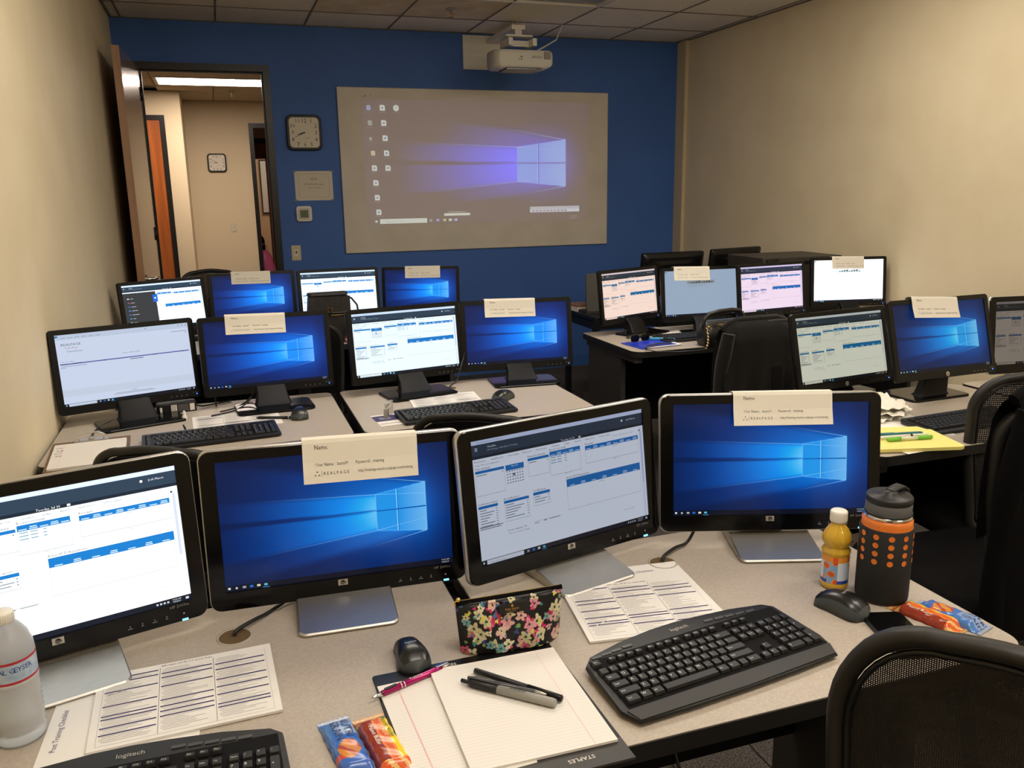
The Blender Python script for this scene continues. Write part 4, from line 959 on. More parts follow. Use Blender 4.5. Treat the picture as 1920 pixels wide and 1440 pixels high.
# ------------------------------------------------------------ bottles
def ring_band(mb, r0, z0, r1, z1, a0, a1, m, n=10, col=None, M=None):
    pts = []
    for z, r in ((z0, r0), (z1, r1)): pts.append([(r*math.cos(a0+(a1-a0)*i/n), r*math.sin(a0+(a1-a0)*i/n), z) for i in range(n+1)])
    mb.loft(pts, m, M, True, False, False, col)
M_clear = mat('clear_plastic', (236, 238, 242), .18, trans=.62, ior=1.15, spec=.5)
M_water = mat('water', (226, 226, 218), .10, trans=.75, ior=1.2)
t = thing('water_bottle', 'clear plastic water bottle with white cap at the left edge, front desk', 'bottle', (-.336, 1.262, TZ))
prof = [(.024, .002), (.031, 0), (.034, .006), (.0345, .016)]
for k in range(9): prof += [(.0335, .022+k*.0085), (.0345, .026+k*.0085)]
prof += [(.0345, .100), (.0335, .102), (.0335, .132), (.0345, .135), (.033, .148), (.028, .164), (.020, .176), (.0145, .182), (.0135, .186)]
mb = MB(); mb.lathe([(0, .003)]+prof, 36); build('bottle_body', mb, M_clear, t)
mb = MB(); inn = [(r-.0014, z+.0012) for r, z in prof if z < .128]; mb.lathe([(0, .005)]+inn+[(0, inn[-1][1])], 36); build('water_fill', mb, M_water, t)
mb = MB(); mb.lathe([(.0342, .101), (.0342, .133)], 36, 0)
for z in (.1005, .1305): ring_band(mb, .0344, z, .0344, z+.0035, 0, 2*PI, 1, 36)
for k, (s, a) in enumerate((('CRYSTAL', -2.45), ('GEYSER', -1.30), ('CRYSTAL', 1.0))):
    for i, ch in enumerate(s):
        aa = a+i*.15; mb.text(ch, 0, .118, .008, .0345, 2, Matrix.Rotation(aa+PI/2, 4, 'Z') @ FRONT, align='c')
build('label_band', mb, [mat('bottle_label_film', (186, 196, 208), .35, noise=(60, (150, 172, 196))), mat('red_print', (176, 44, 52), .4), mat('blue_print', (44, 84, 150), .4)], t)
mb = MB(); mb.lathe([(0, .1995), (.0125, .1995), (.0148, .197), (.0148, .184), (.0135, .183), (0, .183)], 30)
for k in range(30): mb.box((.0149, 0, .1905), (.0006, .0012, .012), 0, T(0, 0, 0, 0, 0, k*2*PI/30))
build('cap', mb, M_white, t)
t = thing('juice_bottle', 'small bottle of yellow juice with a white cap and printed label', 'bottle', (1.083, 1.235, TZ))
r = .0265
prof = [(.02, 0), (.0245, .002), (r, .008), (r, .012), (r-.001, .014), (r-.001, .070), (r, .073), (r+.0005, .078), (r-.004, .084), (r-.0042, .087), (r+.0008, .095), (r+.001, .104), (r-.002, .114), (.018, .124), (.0135, .130), (.013, .136)]
mb = MB(); mb.lathe([(0, .001)]+prof+[(0, .137)], 36); build('bottle_body', mb, mat('orange_juice_in_plastic', (206, 164, 48), .12, coat=.6, spec=.5), t)
mb = MB(); lr = r-.0006
def lab(u, v):
    c = (206, 220, 236)
    if v > .80: c = (226, 96, 40) if math.sin(u*23)+math.sin(u*9) > .2 else (230, 150, 60)
    elif (u*3 % 1) > .45:
        q = math.sin(u*40+v*9)+math.cos(v*17-u*21); c = (214, 92, 36) if q > .6 else (236, 160, 84) if q > .1 else (130, 170, 214)
    if v < .14 and (u*3 % 1) < .62: c = (44, 70, 168)
    return rgb(*c)
rings = [[(lr*math.cos(2*PI*j/90), lr*math.sin(2*PI*j/90), .0145+.055*i/24) for j in range(90)] for i in range(25)]
cols = [lab(j/90, (i+.5)/24) for i in range(24) for j in range(90)]
mb.loft(rings, 0, None, True, False, True, cols); build('label_sleeve', mb, M_gprint, t)
mb = MB(); mb.lathe([(0, .158), (.0135, .158), (.0158, .156), (.0158, .137), (.015, .135), (0, .135)], 30)
for k in range(36): mb.box((.0159, 0, .146), (.0006, .0011, .016), 0, T(0, 0, 0, 0, 0, k*2*PI/36))
build('cap', mb, M_white, t)
t = thing('tumbler', 'tall orange tumbler in a black sleeve with rows of round holes', 'bottle', (1.137, 1.168, TZ), .15)
M_org = mat('orange_enamel', (226, 122, 44), .35, coat=.3); M_slv = mat('black_rubber_sleeve', (20, 20, 21), .7)
R0 = .0475
mb = MB(); mb.lathe([(0, .002), (R0-.003, .002), (R0-.002, .146), (R0-.003, .154), (.0445, .161), (.041, .165), (0, .165)], 48); build('flask_body', mb, M_org, t)
mb = MB(); mb.lathe([(0, 0), (R0-.006, 0), (R0-.001, .004), (R0, .012), (R0, .145), (R0-.0022, .147)], 56)
build('rubber_sleeve', mb, M_slv, t)
rot0 = -PI/2-.70
ZH = .0865
for k in range(11):
    a = rot0+k*2*PI/11
    for i in range(4):
        mb = MB(); z = ZH+i*.0162
        pts = [(x, y) for x, y in rr(.0108, .0108, .0054, 5)]
        vs = [((R0+.0004)*math.cos(a+x/R0), (R0+.0004)*math.sin(a+x/R0), z+y) for x, y in pts]; mb.add(vs, [tuple(range(len(vs)))], 0)
        vs2 = [((R0-.0002)*math.cos(a+x*1.15/R0), (R0-.0002)*math.sin(a+x*1.15/R0), z+y*1.15) for x, y in pts]
        mb.loft([vs2, vs], 1, None, False, False); build('sleeve_hole', mb, [M_org, M_slv], t)
mb = MB(); mb.lathe([(.041, .164), (.043, .165), (.0438, .1675), (.042, .171), (.040, .172)], 40); build('steel_neck', mb, M_chrome, t)
mb = MB(); mb.lathe([(.040, .172), (.0408, .175), (.0408, .191), (.040, .193)], 40, 1); mb.lathe([(.0405, .1935), (.0412, .195), (.0412, .203), (.039, .206), (.014, .207), (.014, .212), (0, .213)], 40, 0); mb.lathe([(.0425, .171), (.0425, .175), (.040, .176)], 40, 0)
build('lid', mb, [mat('lid_black', (30, 30, 31), .45), mat('lid_grey_band', (92, 92, 92), .5)], t)
mb = MB(); pth = [(.0, 0, .2115), (.02, .004, .2135), (.040, .008, .2125), (.055, .01, .204), (.060, .011, .192), (.056, .01, .179), (.044, .009, .173)]
mb.loft([[(p[0]+nx*.0, p[1]+s*.0095, p[2]+q*.0028) for s, q in ((-1, -1), (1, -1), (1, 1), (-1, 1))] for p, nx in [(p, 0) for p in pth]], 0, None, True)
for p in pth[3:6]: pass
build('carry_loop', mb, _m['lid_black'], t)
# ------------------------------------------------------------ flowered pouch
t = thing('zip_pouch', 'black zip pouch with a bright flower print standing on the front right desk', 'pouch', (.415, 1.248, TZ), math.radians(-4))
rnd = random.Random(11); PWD, PHT = .188, .094
fl = []
for k in range(64):
    fl.append((rnd.uniform(-.096, .096), rnd.uniform(0, .092), rnd.uniform(.006, .0125), rnd.choice([(196, 188, 150), (200, 192, 152), (206, 200, 168), (190, 184, 140), (196, 84, 116), (206, 140, 150), (180, 40, 92), (210, 164, 162), (110, 160, 164)]), rnd.uniform(0, 6), rnd.choice([5, 5, 4])))
for k in range(60): fl.append((rnd.uniform(-.096, .096), rnd.uniform(0, .092), rnd.uniform(.0018, .005), rnd.choice([(50, 104, 150), (200, 196, 84), (64, 140, 140), (196, 56, 104), (134, 158, 84), (60, 70, 130)]), rnd.uniform(0, 6), 3))
def flower(x, z):
    c = (14, 13, 15)
    for fx, fz, r, col, ph, n in fl:
        dx, dz = x-fx, z-fz; d = math.hypot(dx, dz)
        if d < r*1.4:
            a = math.atan2(dz, dx); lim = r*(.52+.40*abs(math.cos(n*a/2+ph))+.13*math.sin(3*a+ph*3)+.08*math.sin(7*a+ph*5))
            if d < lim: c = col if d > r*.20 else (30, 60, 60) if n > 3 else col
            if d < lim and n > 3 and .32 < d/lim < .5 and math.sin(a*3+ph) > .5: c = tuple(int(q*.8) for q in col)
    return rgb(*c)
def pouch_side(s):
    mb = MB(); nx, nz = 180, 96; vs = []
    for j in range(nz+1):
        v = j/nz
        for i in range(nx+1):
            u = i/nx*2-1; bulge = (1-abs(u)**4)*(.024*(1-v)**.6*.9+.006)*(1 if v < 1 else 1)
            if v < .06: bulge *= .75+.25*v/.06
            wdt = PWD/2*(.93+.07*v-(.03 if v < .04 else 0)); sag = -.004*math.sin(PI*v)*0
            top = PHT*(1-.02*math.cos(u*3)*0)+.003*u
            vs.append((u*wdt, s*bulge+.002*math.sin(u*9+v*5)*(v < .95), v*top))
    fs, cols = [], []
    for j in range(nz):
        for i in range(nx):
            a = j*(nx+1)+i; q = (a, a+1, a+nx+2, a+nx+1); fs.append(q if s < 0 else tuple(reversed(q)))
            cols.append(flower((i/nx-.5)*PWD*s*-1, (j+.5)/nz*PHT))
    mb.add(vs, fs, 0, None, True, cols); return mb
M_pouch = attr_mat('flower_print_fabric', .45, spec=.4)
build('front_panel', pouch_side(-1), M_pouch, t); build('back_panel', pouch_side(1), M_pouch, t)
mb = MB(); mb.tube([(-PWD/2, 0, PHT-.003), (-.04, 0, PHT-.0015), (.04, 0, PHT+.001), (PWD/2, 0, PHT+.003)], .0042, 8); build('zip_tape', mb, M_fabric, t)
mb = MB(); mb.tube([(-PWD/2+.004, 0, PHT+.0025), (.04, 0, PHT+.0055), (PWD/2-.004, 0, PHT+.007)], .0008, 6); build('zip_teeth', mb, mat('aged_brass', (120, 100, 60), .4, metal=1), t)
mb = MB(); mb.lathe([(0, 0), (.004, .001), (.0045, .004), (.003, .007), (0, .008)], 12, 0, T(-PWD/2+.005, -.002, PHT+.002)); mb.tube([(-PWD/2+.005, -.003, PHT+.006), (-PWD/2-.002, -.006, PHT+.004), (-PWD/2-.001, -.007, PHT-.002)], .0016, 6); build('zip_pull', mb, M_gold, t); mb = MB(); mb.lathe([(0, 0), (.004, .002), (0, .005)], 10, 0, T(PWD/2-.002, 0, PHT-.002)); build('zip_end', mb, M_gold, t)
mb = MB(); MP = T(.0, -.0165, .0795, .0) @ Matrix.Rotation(PI/2-.22, 4, 'X'); mb.prism(rr(.045, .0155, .001, 2), 0, .0012, 0, MP)
mb.text('kate spade', 0, -.003, .0040, .0014, 1, MP, align='c', res=2); mb.text('NEW YORK', 0, -.0062, .0018, .0014, 1, MP, align='c'); mb.text('\u2660', 0, .002, .004, .0014, 1, MP, align='c'); build('logo_patch', mb, [M_black, M_gold], t)
# ------------------------------------------------------------ pad holder, pads, pens
t = thing('pad_holder', 'black pad holder lying open under the ruled pad at the table edge', 'folder', (0.327, 1.078, TZ), math.radians(.5))
mb = MB(); mb.prism(rr(.306, .31, .004, 2), .0002, .003, 0, None, bev=.0008); build('cover', mb, M_semi, t)
mb = MB(); mb.prism([(-.152, -.17), (.152, -.175), (.152, -.128), (-.152, -.128)], .0005, .0042, 0, None, bev=.001) ; build('bottom_flap', mb, mat('dark_grey_vinyl', (58, 56, 55), .5), t)
mb = MB(); mb.text('STAPLES', -.050, .1385, .0065, .0034, 0, res=2, sx=1.05); build('lettering', mb, M_white, t)
mb = MB(); mb.text('STAPLES', 0, 0, .0075, .0048, 0, T(.10, -.150, 0, 0, 0, PI), res=2, sx=1.05); build('lettering', mb, M_white, t)
mb = MB(); mb.prism([(.075, .12), (.098, .12), (.098, .2), (.075, .2)], .0032, .0048, 0) ; build('pen_loop', mb, M_fabric, t) if 0 else None
def ruled(w, h, left=True):
    def dr(mb, w_, h_):
        k = 0; y = -h_/2+.006
        while y < h_/2-.008: mb.rect(-w_/2, y, w_/2, y+.00045, .0003, 1); y += .0071
        x = -w_/2+.028 if left else w_/2-.034
        mb.rect(x, -h_/2, x+.0006, h_/2, .0006, 2); 
        if left is True and w_ > .13: mb.rect(x+.0012, -h_/2, x+.0018, h_/2, .0006, 2)
    return dr
M_rule = mat('blue_rule_ink', (198, 200, 206), .8); M_mar = mat('pink_margin_ink', (236, 176, 176), .8)
def pad(x, y, rz, w, h, z, th, left, label, lift=0):
    mb = MB(); n = 12; rows = 14
    def zz(a, b): 
        return th+lift*max(0, (-a/(w/2)))**3*.5+lift*max(0, b/(h/2)-.4)**2
    vs = [(-w/2+w*i/n, -h/2+h*j/rows, zz(-w/2+w*i/n, -h/2+h*j/rows)) for j in range(rows+1) for i in range(n+1)]
    fs = [(j*(n+1)+i, j*(n+1)+i+1, (j+1)*(n+1)+i+1, (j+1)*(n+1)+i) for j in range(rows) for i in range(n)]
    mb.add(vs, fs, 0); mb.add([(a, b, 0) for a, b, c in vs], [tuple(reversed(f)) for f in fs], 0)
    per = [i for i in range(n+1)]+[(j*(n+1)+n) for j in range(1, rows+1)]+[rows*(n+1)+i for i in range(n-1, -1, -1)]+[j*(n+1) for j in range(rows-1, 0, -1)]
    L = [vs[i] for i in per]; mb.loft([[(a, b, 0) for a, b, c in L], L], 0, None, False, False)
    tmp = MB(); ruled(w, h, left)(tmp, w, h)
    o = len(mb.v)
    for q in range(0, len(tmp.f)):
        f = tmp.f[q]; p = [tmp.v[i] for i in f]; m_ = tmp.m[q]
        # subdivide along the long side so the rules follow the sheet
        x0, x1, y0_, y1_ = min(a[0] for a in p), max(a[0] for a in p), min(a[1] for a in p), max(a[1] for a in p); zo = p[0][2]*.5+.00005
        N = 12; g = []
        for i in range(N+1):
            if x1-x0 > y1_-y0_: a = x0+(x1-x0)*i/N; g += [(a, y0_, zz(a, y0_)+zo), (a, y1_, zz(a, y0_)+zo)]
            else: b = y0_+(y1_-y0_)*i/N; g += [(x0, b, zz(x0, b)+zo), (x1, b, zz(x0, b)+zo)]
        mb.add(g, [(2*i, 2*i+2, 2*i+3, 2*i+1) for i in range(N)], m_)
    o = build('ruled_pad', mb, [M_paper, M_rule, M_mar], None, (x, y, z), (0, 0, rz)); return tag(o, label, 'notepad', 'ruled notepads')
pad(.262, 1.068, math.radians(2), .165, .262, TZ+.0032, .002, True, 'ruled pad page on the left half of the open pad holder')
pad(.366, 1.072, math.radians(-1), .214, .258, TZ+.0053, .004, False, 'ruled pad with a pink margin on its right, under the black marker', lift=.004)
def pen(p0, p1, segs, label, cat='pen', z=None, name='pen', extra=None):
    """segs: list of (name, material, [(t, r)...]) along the axis p0 -> p1"""
    a, b = Vector(p0), Vector(p1); L = (b-a).length; d = (b-a).normalized()
    q = d.to_track_quat('X', 'Z'); t = bpy.data.objects.new(name, None); COL.objects.link(t); t.location = a; t.rotation_mode = 'XYZ'; t.rotation_euler = q.to_euler(); tag(t, label, cat, 'pens on the desks')
    for nm, m_, pr in segs:
        mb = MB(); mb.lathe([(0, pr[0][0]*L)]+[(r_, u*L) for u, r_ in pr]+[(0, pr[-1][0]*L)], 16, 0, Matrix.Rotation(PI/2, 4, 'Y'), True); build(nm, mb, m_, t)
    if extra: extra(t, L)
    return t
PZ = TZ+.0093+.0062
M_pink = mat('magenta_metal', (170, 20, 104), .25, metal=.5, coat=.4)
def pinkx(t, L):
    mb = MB(); mb.box((L*.93, 0, .0062), (.022, .004, .002)); build('clip', mb, M_chrome, t)
    mb = MB(); mb.text('Training', L*.50, -.0028, .005, .0054, 0, None, res=2); build('lettering', mb, M_card, t)
    mb = MB(); mb.prism(rr(.022, .005, .002, 3, L*.26, 0), .0048, .0062, 0); build('grip_pad', mb, M_black, t)
pen((.1575, 1.160, TZ+.0095), (.291, 1.206, TZ+.0115), [('tip_cone', M_chrome, [(0, .0006), (.05, .002), (.16, .0045)]), ('barrel', M_pink, [(.16, .0048), (.85, .0052), (.93, .004)]), ('ring', M_chrome, [(.38, .0053), (.395, .0053)]), ('ring', M_chrome, [(.42, .0053), (.435, .0053)]), ('push_button', M_silver, [(.93, .003), (1.04, .0026)])], 'magenta metal pen with silver tip on the left page of the pad', extra=pinkx)
M_smoke = mat('smoke_plastic', (60, 60, 62), .2)
pen((.328, 1.168, PZ+.001), (.430, 1.048, PZ+.001), [('barrel', M_black, [(0, .0042), (.02, .0048), (.62, .0048)]), ('pen_cap', M_semi, [(.62, .0054), (.99, .0054), (1.0, .004)])], 'black capped pen, the longer one across the ruled pad')
def markx(t, L):
    mb = MB(); mb.box((L*.24, .0015, .0075), (L*.34, .0035, .0022)); build('clip', mb, M_black, t)
    mb = MB(); mb.text('Sharpie', L*.52, -.003, .0065, .0077, 0, None, res=2, shear=.25); build('lettering', mb, M_black, t)
pen((.300, 1.148, PZ+.0015), (.416, 1.040, PZ+.0015), [('push_button', M_black, [(0, .0032), (.09, .0032)]), ('grip', M_black, [(.09, .0058), (.12, .0068), (.40, .0070)]), ('barrel', mat('marker_grey', (150, 148, 142), .4), [(.40, .0070), (.97, .0070), (1.0, .006)])], 'black and grey permanent marker on the ruled pad', 'marker', name='marker', extra=markx)
pen((.312, 1.152, PZ+.001), (.409, 1.060, PZ+.0055), [('barrel', M_smoke, [(0, .003), (.1, .0045), (.85, .0045)]), ('tip_cone', M_silver, [(.85, .0042), (1, .0015)])], 'clear-barrelled black pen lying between the marker and the capped pen')
# ------------------------------------------------------------ phone
t = thing('smartphone', 'black smartphone lying face up behind the mesh chair', 'phone', (1.058, 1.038, TZ), math.radians(-17))
mb = MB(); mb.prism(rr(.074, .145, .01, 6), 0, .0082, 0, None, bev=.0012); build('phone_body', mb, M_semi, t)
mb = MB(); mb.prism(rr(.070, .141, .009, 6), .0082, .0086); build('phone_glass', mb, M_gloss, t)
# ------------------------------------------------------------ snack bars
def bar(x, y, rz, fn, texts, label, L=.13, W_=.046, z=TZ):
    t = thing('snack_bar', label, 'snack bar', (x, y, z), rz, 'wrapped snack bars')
    n, k = 60, 26; vs, cols, fs = [], [], []
    def hz(u, v): e = min(1, max(0, min(u, 1-u)-.07)/.12); e = e*e*(3-2*e); return .0015+.0135*e*math.sqrt(max(0, 1-(v*2-1)**4))*(1+.05*math.sin(u*31+v*7))
    for j in range(n+1):
        for i in range(k+1):
            u, v = j/n, i/k; e = min(1, min(u, 1-u)/.07); ww = W_*(1.04-.05*e)
            zig = .0012*math.sin(v*PI*14) if u in (0, 1) else 0
            vs.append(((v-.5)*ww+.0006*math.sin(u*40), (u-.5)*L+zig, hz(u, v)+.0006*math.sin(u*70)*(u < .07 or u > .93)))
    for j in range(n):
        for i in range(k):
            a = j*(k+1)+i; fs.append((a, a+1, a+k+2, a+k+1)); cols.append(rgb(*fn((i+.5)/k, (j+.5)/n)))
    mb = MB(); mb.add(vs, fs, 0, None, True, cols); mb.add([(a, b, .0004) for a, b, c in vs], [tuple(reversed(f)) for f in fs], 0, None, False, cols)
    build('wrapper', mb, M_gprint, t)
    for i, (s, px_, py_, sz, c) in enumerate(texts):
        mb = MB(); tmp = MB(); tmp.text(s, 0, 0, sz, 0, 0, T(px_, py_, 0, 0, 0, -PI/2), res=2, align='l')
        mb.add([(a, b, hz(min(1, max(0, b/L+.5)), min(1, max(0, a/W_+.5)))+.0014) for a, b, _ in tmp.v], tmp.f, 0); build('lettering', mb, mat('ink_%d_%d_%d' % c, c, .4), t)
    return t
def nutri(v, u):
    if u < .05 or u > .95: return (150, 160, 180)
    if u > .62: return (130, 160, 206) if v > .3 else (70, 120, 190)
    q = math.hypot((v-.5)*1.0, (u-.40)*2.6)
    if q < .34: return (206, 134, 60) if math.sin(v*14+u*30) > -.4 else (170, 70, 40)
    if u < .28: return (60, 100, 180)
    return (190, 70, 50) if v < .5 and u < .36 else (60, 110, 190)
def valley(v, u):
    if u < .05 or u > .95: return (196, 150, 90)
    if u > .84: return (150, 84, 40) if math.sin(v*21)+math.sin(u*60) < .4 else (206, 160, 90)
    if u < .2: return (216, 90, 30) if math.sin(v*16+u*50) < .3 else (222, 180, 110)
    if v > .72: return (240, 204, 30)
    if v > .42: return (232, 128, 36) if not .5 < v < .64 else (214, 96, 30)
    return (140, 46, 26)
bar(.108, 1.062, math.radians(8), nutri, [('NUTRI', .004, .058, .012, (34, 38, 84)), ('GRAIN', -.011, .056, .012, (34, 38, 84))], 'blue snack bar wrapper with dark lettering, left of the pair at the front edge', L=.155)
bar(.158, 1.050, math.radians(8), valley, [('Nature Valley', .0115, .054, .0072, (40, 90, 50)), ('Peanut Butter', -.011, .036, .0062, (245, 236, 220)), ('CRUNCHY', .0035, .034, .0048, (250, 210, 150))], 'brown and yellow snack bar wrapper beside the left pad page', L=.155)
bar(1.152, 1.068, math.radians(17), valley, [('Nature Valley', .0115, .048, .0065, (40, 90, 50)), ('Peanut Butter', -.011, .036, .0062, (245, 236, 220))], 'brown and yellow snack bar wrapper in front of the tumbler')
bar(1.192, 1.058, math.radians(17), lambda v, u: nutri(v, 1-u), [('NUTRI', .008, -.022, .009, (40, 44, 90)), ('GRAIN', -.006, -.022, .009, (40, 44, 90))], 'blue snack bar wrapper at the right corner of the front right desk', z=TZ)
# ------------------------------------------------------------ cables
def cable(pts, r, label, m=M_black, n=10):
    # smooth path
    P = [Vector(p) for p in pts]; out = []
    for i in range(len(P)-1):
        p0, p1, p2, p3 = P[max(0, i-1)], P[i], P[i+1], P[min(len(P)-1, i+2)]
        for k in range(n):
            s = k/n; out.append(.5*((2*p1)+(p2-p0)*s+(2*p0-5*p1+4*p2-p3)*s*s+(3*p1-p0-3*p2+p3)*s*s*s))
    out.append(P[-1]); mb = MB(); mb.tube(out, r, 8); return tag(build('cable', mb, m), label, 'cable', 'monitor cables')
cable([(-.035, 1.448, TZ+.003), (-.03, 1.452, TZ+.010), (.0, 1.475, TZ+.012), (.03, 1.51, TZ+.006), (.075, 1.55, TZ+.016), (.12, 1.565, TZ+.08)], .0035, 'thick black cable from the left grommet to the monitor with the laura09 card')
cable([(.822, 1.446, TZ+.003), (.828, 1.452, TZ+.012), (.87, 1.48, TZ+.012), (.92, 1.51, TZ+.008), (.965, 1.535, TZ+.05), (1.0, 1.545, TZ+.1)], .0035, 'thick black cable from the right grommet to the monitor with the laura10 card')
cable([(.822, 3.183, TZ+.004), (.83, 3.19, TZ+.01), (.86, 3.20, TZ+.03), (.89, 3.23, TZ+.09), (.93, 3.31, TZ+.14)], .003, 'thin black cable rising from the grommet between the second-row monitors')
cable([(-.44, 2.90, TZ+.004), (-.45, 3.0, TZ+.005), (-.42, 3.10, TZ+.008), (-.36, 3.20, TZ+.01), (-.30, 3.26, TZ+.06)], .003, 'black cable curving behind the clipboard at the left wall')
cable([(-.08, 3.08, TZ+.004), (.0, 3.12, TZ+.006), (.05, 3.18, TZ+.02), (.08, 3.25, TZ+.05)], .0028, 'black cable crossing the second-row desk to the blue-desktop monitor')
cable([(-.05, 3.13, TZ+.004), (.01, 3.17, TZ+.006), (.06, 3.24, TZ+.02), (.09, 3.29, TZ+.05)], .0028, 'second black cable beside it crossing to the blue-desktop monitor')
cable([(1.95, 3.00, .02), (1.7, 2.95, .012), (1.62, 2.5, .012), (2.0, 2.1, .012), (2.4, 2.35, .012), (2.9, 2.6, .02)], .004, 'black cable lying on the carpet behind the tumbler')
cable([(.80, 1.56, .70), (.79, 1.3, .35), (.85, 1.2, .03), (.95, 1.35, .012), (1.05, 1.9, .012)], .004, 'black cable hanging under the front right desk to the carpet')
# ------------------------------------------------------------ second row small things
t = thing('clipboard', 'clipboard with a ruled pad on the second-row desk at the left wall', 'clipboard', (-.432, 2.755, TZ), math.radians(4))
mb = MB(); mb.prism(rr(.226, .315, .006, 3), .0002, .0042, 0); build('board', mb, mat('brown_hardboard', (118, 92, 66), .6, noise=(80, (100, 76, 54))), t)
mb = MB(); mb.prism(rr(.206, .262, .003, 2, 0, -.018), .0042, .010, 0); mb.rect(-.075, -.149, -.0742, .113, .0103, 2); 
for k in range(34): mb.rect(-.103, -.145+k*.0075, .103, -.1446+k*.0075, .0101, 1)
build('paper_pad', mb, [M_paper, M_rule, M_mar], t)
mb = MB()
for i, s in enumerate(('10', '28', '67', '44')): mb.text(s, -.098+.004*(i % 2), .06-.03*i, .014, .0107, 0, None, shear=.2)
build('handwriting', mb, M_inkg, t)
mb = MB(); mb.prism(rr(.10, .03, .006, 4, 0, .135), .0045, .012, 0, None, bev=.003); mb.tube([(-.035, .125, .012), (-.04, .12, .028), (-.02, .128, .036), (.02, .128, .036), (.04, .12, .028), (.035, .125, .012)], .0028, 8); mb.lathe([(0, 0), (.009, 0), (.009, .006), (0, .006)], 12, 0, T(0, .137, .012)); build('clip', mb, M_gold if 0 else M_silver, t)
t = thing('power_adapter', 'black power adapter with white stickers behind the flat keyboard at the left wall', 'adapter', (-.20, 3.215, TZ), math.radians(8))
mb = MB(); mb.prism(rr(.135, .052, .008, 3), .0, .036, 0, None, bev=.004); build('housing', mb, M_black, t)
mb = MB(); MA = T(0, -.0265, .018) @ FRONT
mb.rect(-.02, -.013, .0, .013, .0006, 0, MA); mb.rect(.044, -.013, .06, .012, .0006, 0, MA); mb.rect(-.058, -.012, -.05, .008, .0006, 0, MA)
for k in range(5): mb.rect(.004, -.011+k*.005, .04, -.009+k*.005, .0006, 1, MA); mb.rect(-.018, -.010+k*.0045, -.003, -.0085+k*.0045, .0008, 1, MA)
build('sticker', mb, [M_paper, M_inkg], t)
mb = MB(); mb.tube([(.066, 0, .016), (.09, .01, .006), (.14, .03, .004), (.2, .05, .004)], .003, 8); build('lead', mb, M_black, t)
t = thing('eye_drop_bottle', 'tiny white dropper bottle standing behind the flat keyboard', 'bottle', (-.168, 3.07, TZ))
mb = MB(); mb.lathe([(0, 0), (.008, 0), (.0085, .002), (.0085, .014), (.006, .018), (0, .018)], 16); build('bottle_body', mb, M_white, t)
mb = MB(); mb.lathe([(.005, .018), (.0055, .026), (.003, .034), (0, .035)], 14); build('cap', mb, M_paper, t)
t = thing('usb_stick', 'white network adapter hanging between the two left second-row monitors', 'adapter', (-.063, 3.22, TZ+.12))
mb = MB(); mb.box((0, 0, .05), (.016, .01, .035)); build('housing', mb, M_white, t)
mb = MB(); mb.box((0, 0, -.02), (.010, .008, .10)); mb.tube([(0, 0, -.07), (.0, .01, -.12)], .0025); build('lead', mb, M_legs, t)
mb = MB(); mb.box((.002, -.001, -.045), (.012, .01, .014)); build('plug', mb, M_white, t)
pen((.07, 2.985, TZ+.006), (.205, 2.935, TZ+.006), [('barrel', M_black, [(0, .002), (.08, .005), (.75, .005)]), ('pen_cap', M_semi, [(.75, .0045), (1, .0035)]), ('ring', M_silver, [(.78, .005), (.8, .005)])], 'black pen lying on the checklist at the left wall desk')
pen((-.16, 2.90, TZ+.012), (-.166, 2.915, TZ+.022), [('barrel', M_black, [(0, .0035), (1, .003)])], 'short black cap stub behind the flat keyboard')
t = thing('badge_holder', 'clear badge holder with a clip at the left end of the second-row keyboard', 'badge', (.515, 2.855, TZ), math.radians(-30))
mb = MB(); mb.prism(rr(.012, .06, .002, 2), .0012, .05, 0); build('sleeve', mb, mat('clear_vinyl', (190, 180, 170), .15, trans=.6, alpha=.5), t)
mb = MB(); mb.box((0, -.03, .018), (.012, .02, .03)); mb.tube([(0, -.03, .03), (.012, -.02, .04), (0, 0, .046), (-.01, .01, .03)], .002, 6); build('clip', mb, M_silver, t)
# ------------------------------------------------------------ middle right small things
t = thing('legal_pad', 'yellow legal pad under the green and teal pens', 'notepad', (1.935, 1.935, TZ+.0032), math.radians(-14), 'ruled notepads')
mb = MB(); mb.prism([(-.15, -.10), (.105, -.105), (.12, -.095), (.12, .115), (.0, .12), (-.15, .12)], 0, .010, 0, None); 
build('pad_block', mb, mat('yellow_paper', (240, 224, 132), .75), t)
mb = MB()
for k in range(24): mb.rect(-.148, -.095+k*.0088, .112, -.0945+k*.0088, .0102, 0)
build('ruled_lines', mb, mat('yellow_pad_rule', (214, 200, 130), .8), t)
def hl(c): return [('barrel', mat('hl_%d' % c[0], c, .3), [(0, .004), (.03, .0065), (.3, .0065)]), ('middle', mat('pale_clear_barrel', (214, 220, 190), .2), [(.3, .0055), (.68, .0055)]), ('pen_cap', mat('hl_%d' % c[0], c, .3), [(.68, .0065), (1, .006)])]
pz = TZ+.0205
pen((1.845, 1.925, pz), (1.99, 1.90, pz), hl((116, 190, 60)), 'green highlighter nearest the viewer on the yellow pad')
pen((1.85, 1.975, pz), (2.00, 1.945, pz), [('barrel', mat('teal_plastic', (40, 110, 118), .3), [(0, .006), (.35, .006), (.4, .0045), (.95, .0045), (1, .002)])], 'teal pen farthest from the viewer on the yellow pad')
pen((1.80, 1.955, pz), (2.0, 1.925, pz), [('barrel', M_white, [(0, .0048), (.7, .0048)]), ('ring', M_black, [(.7, .005), (.735, .005)]), ('pen_cap', M_white, [(.735, .0046), (1, .003)])], 'white pen between the teal pen and the green highlighter')
t = thing('paper_towel', 'crumpled cream paper towels behind the yellow pad', 'napkin', (2.075, 2.20, TZ), .3)
rnd = random.Random(3); n = 16
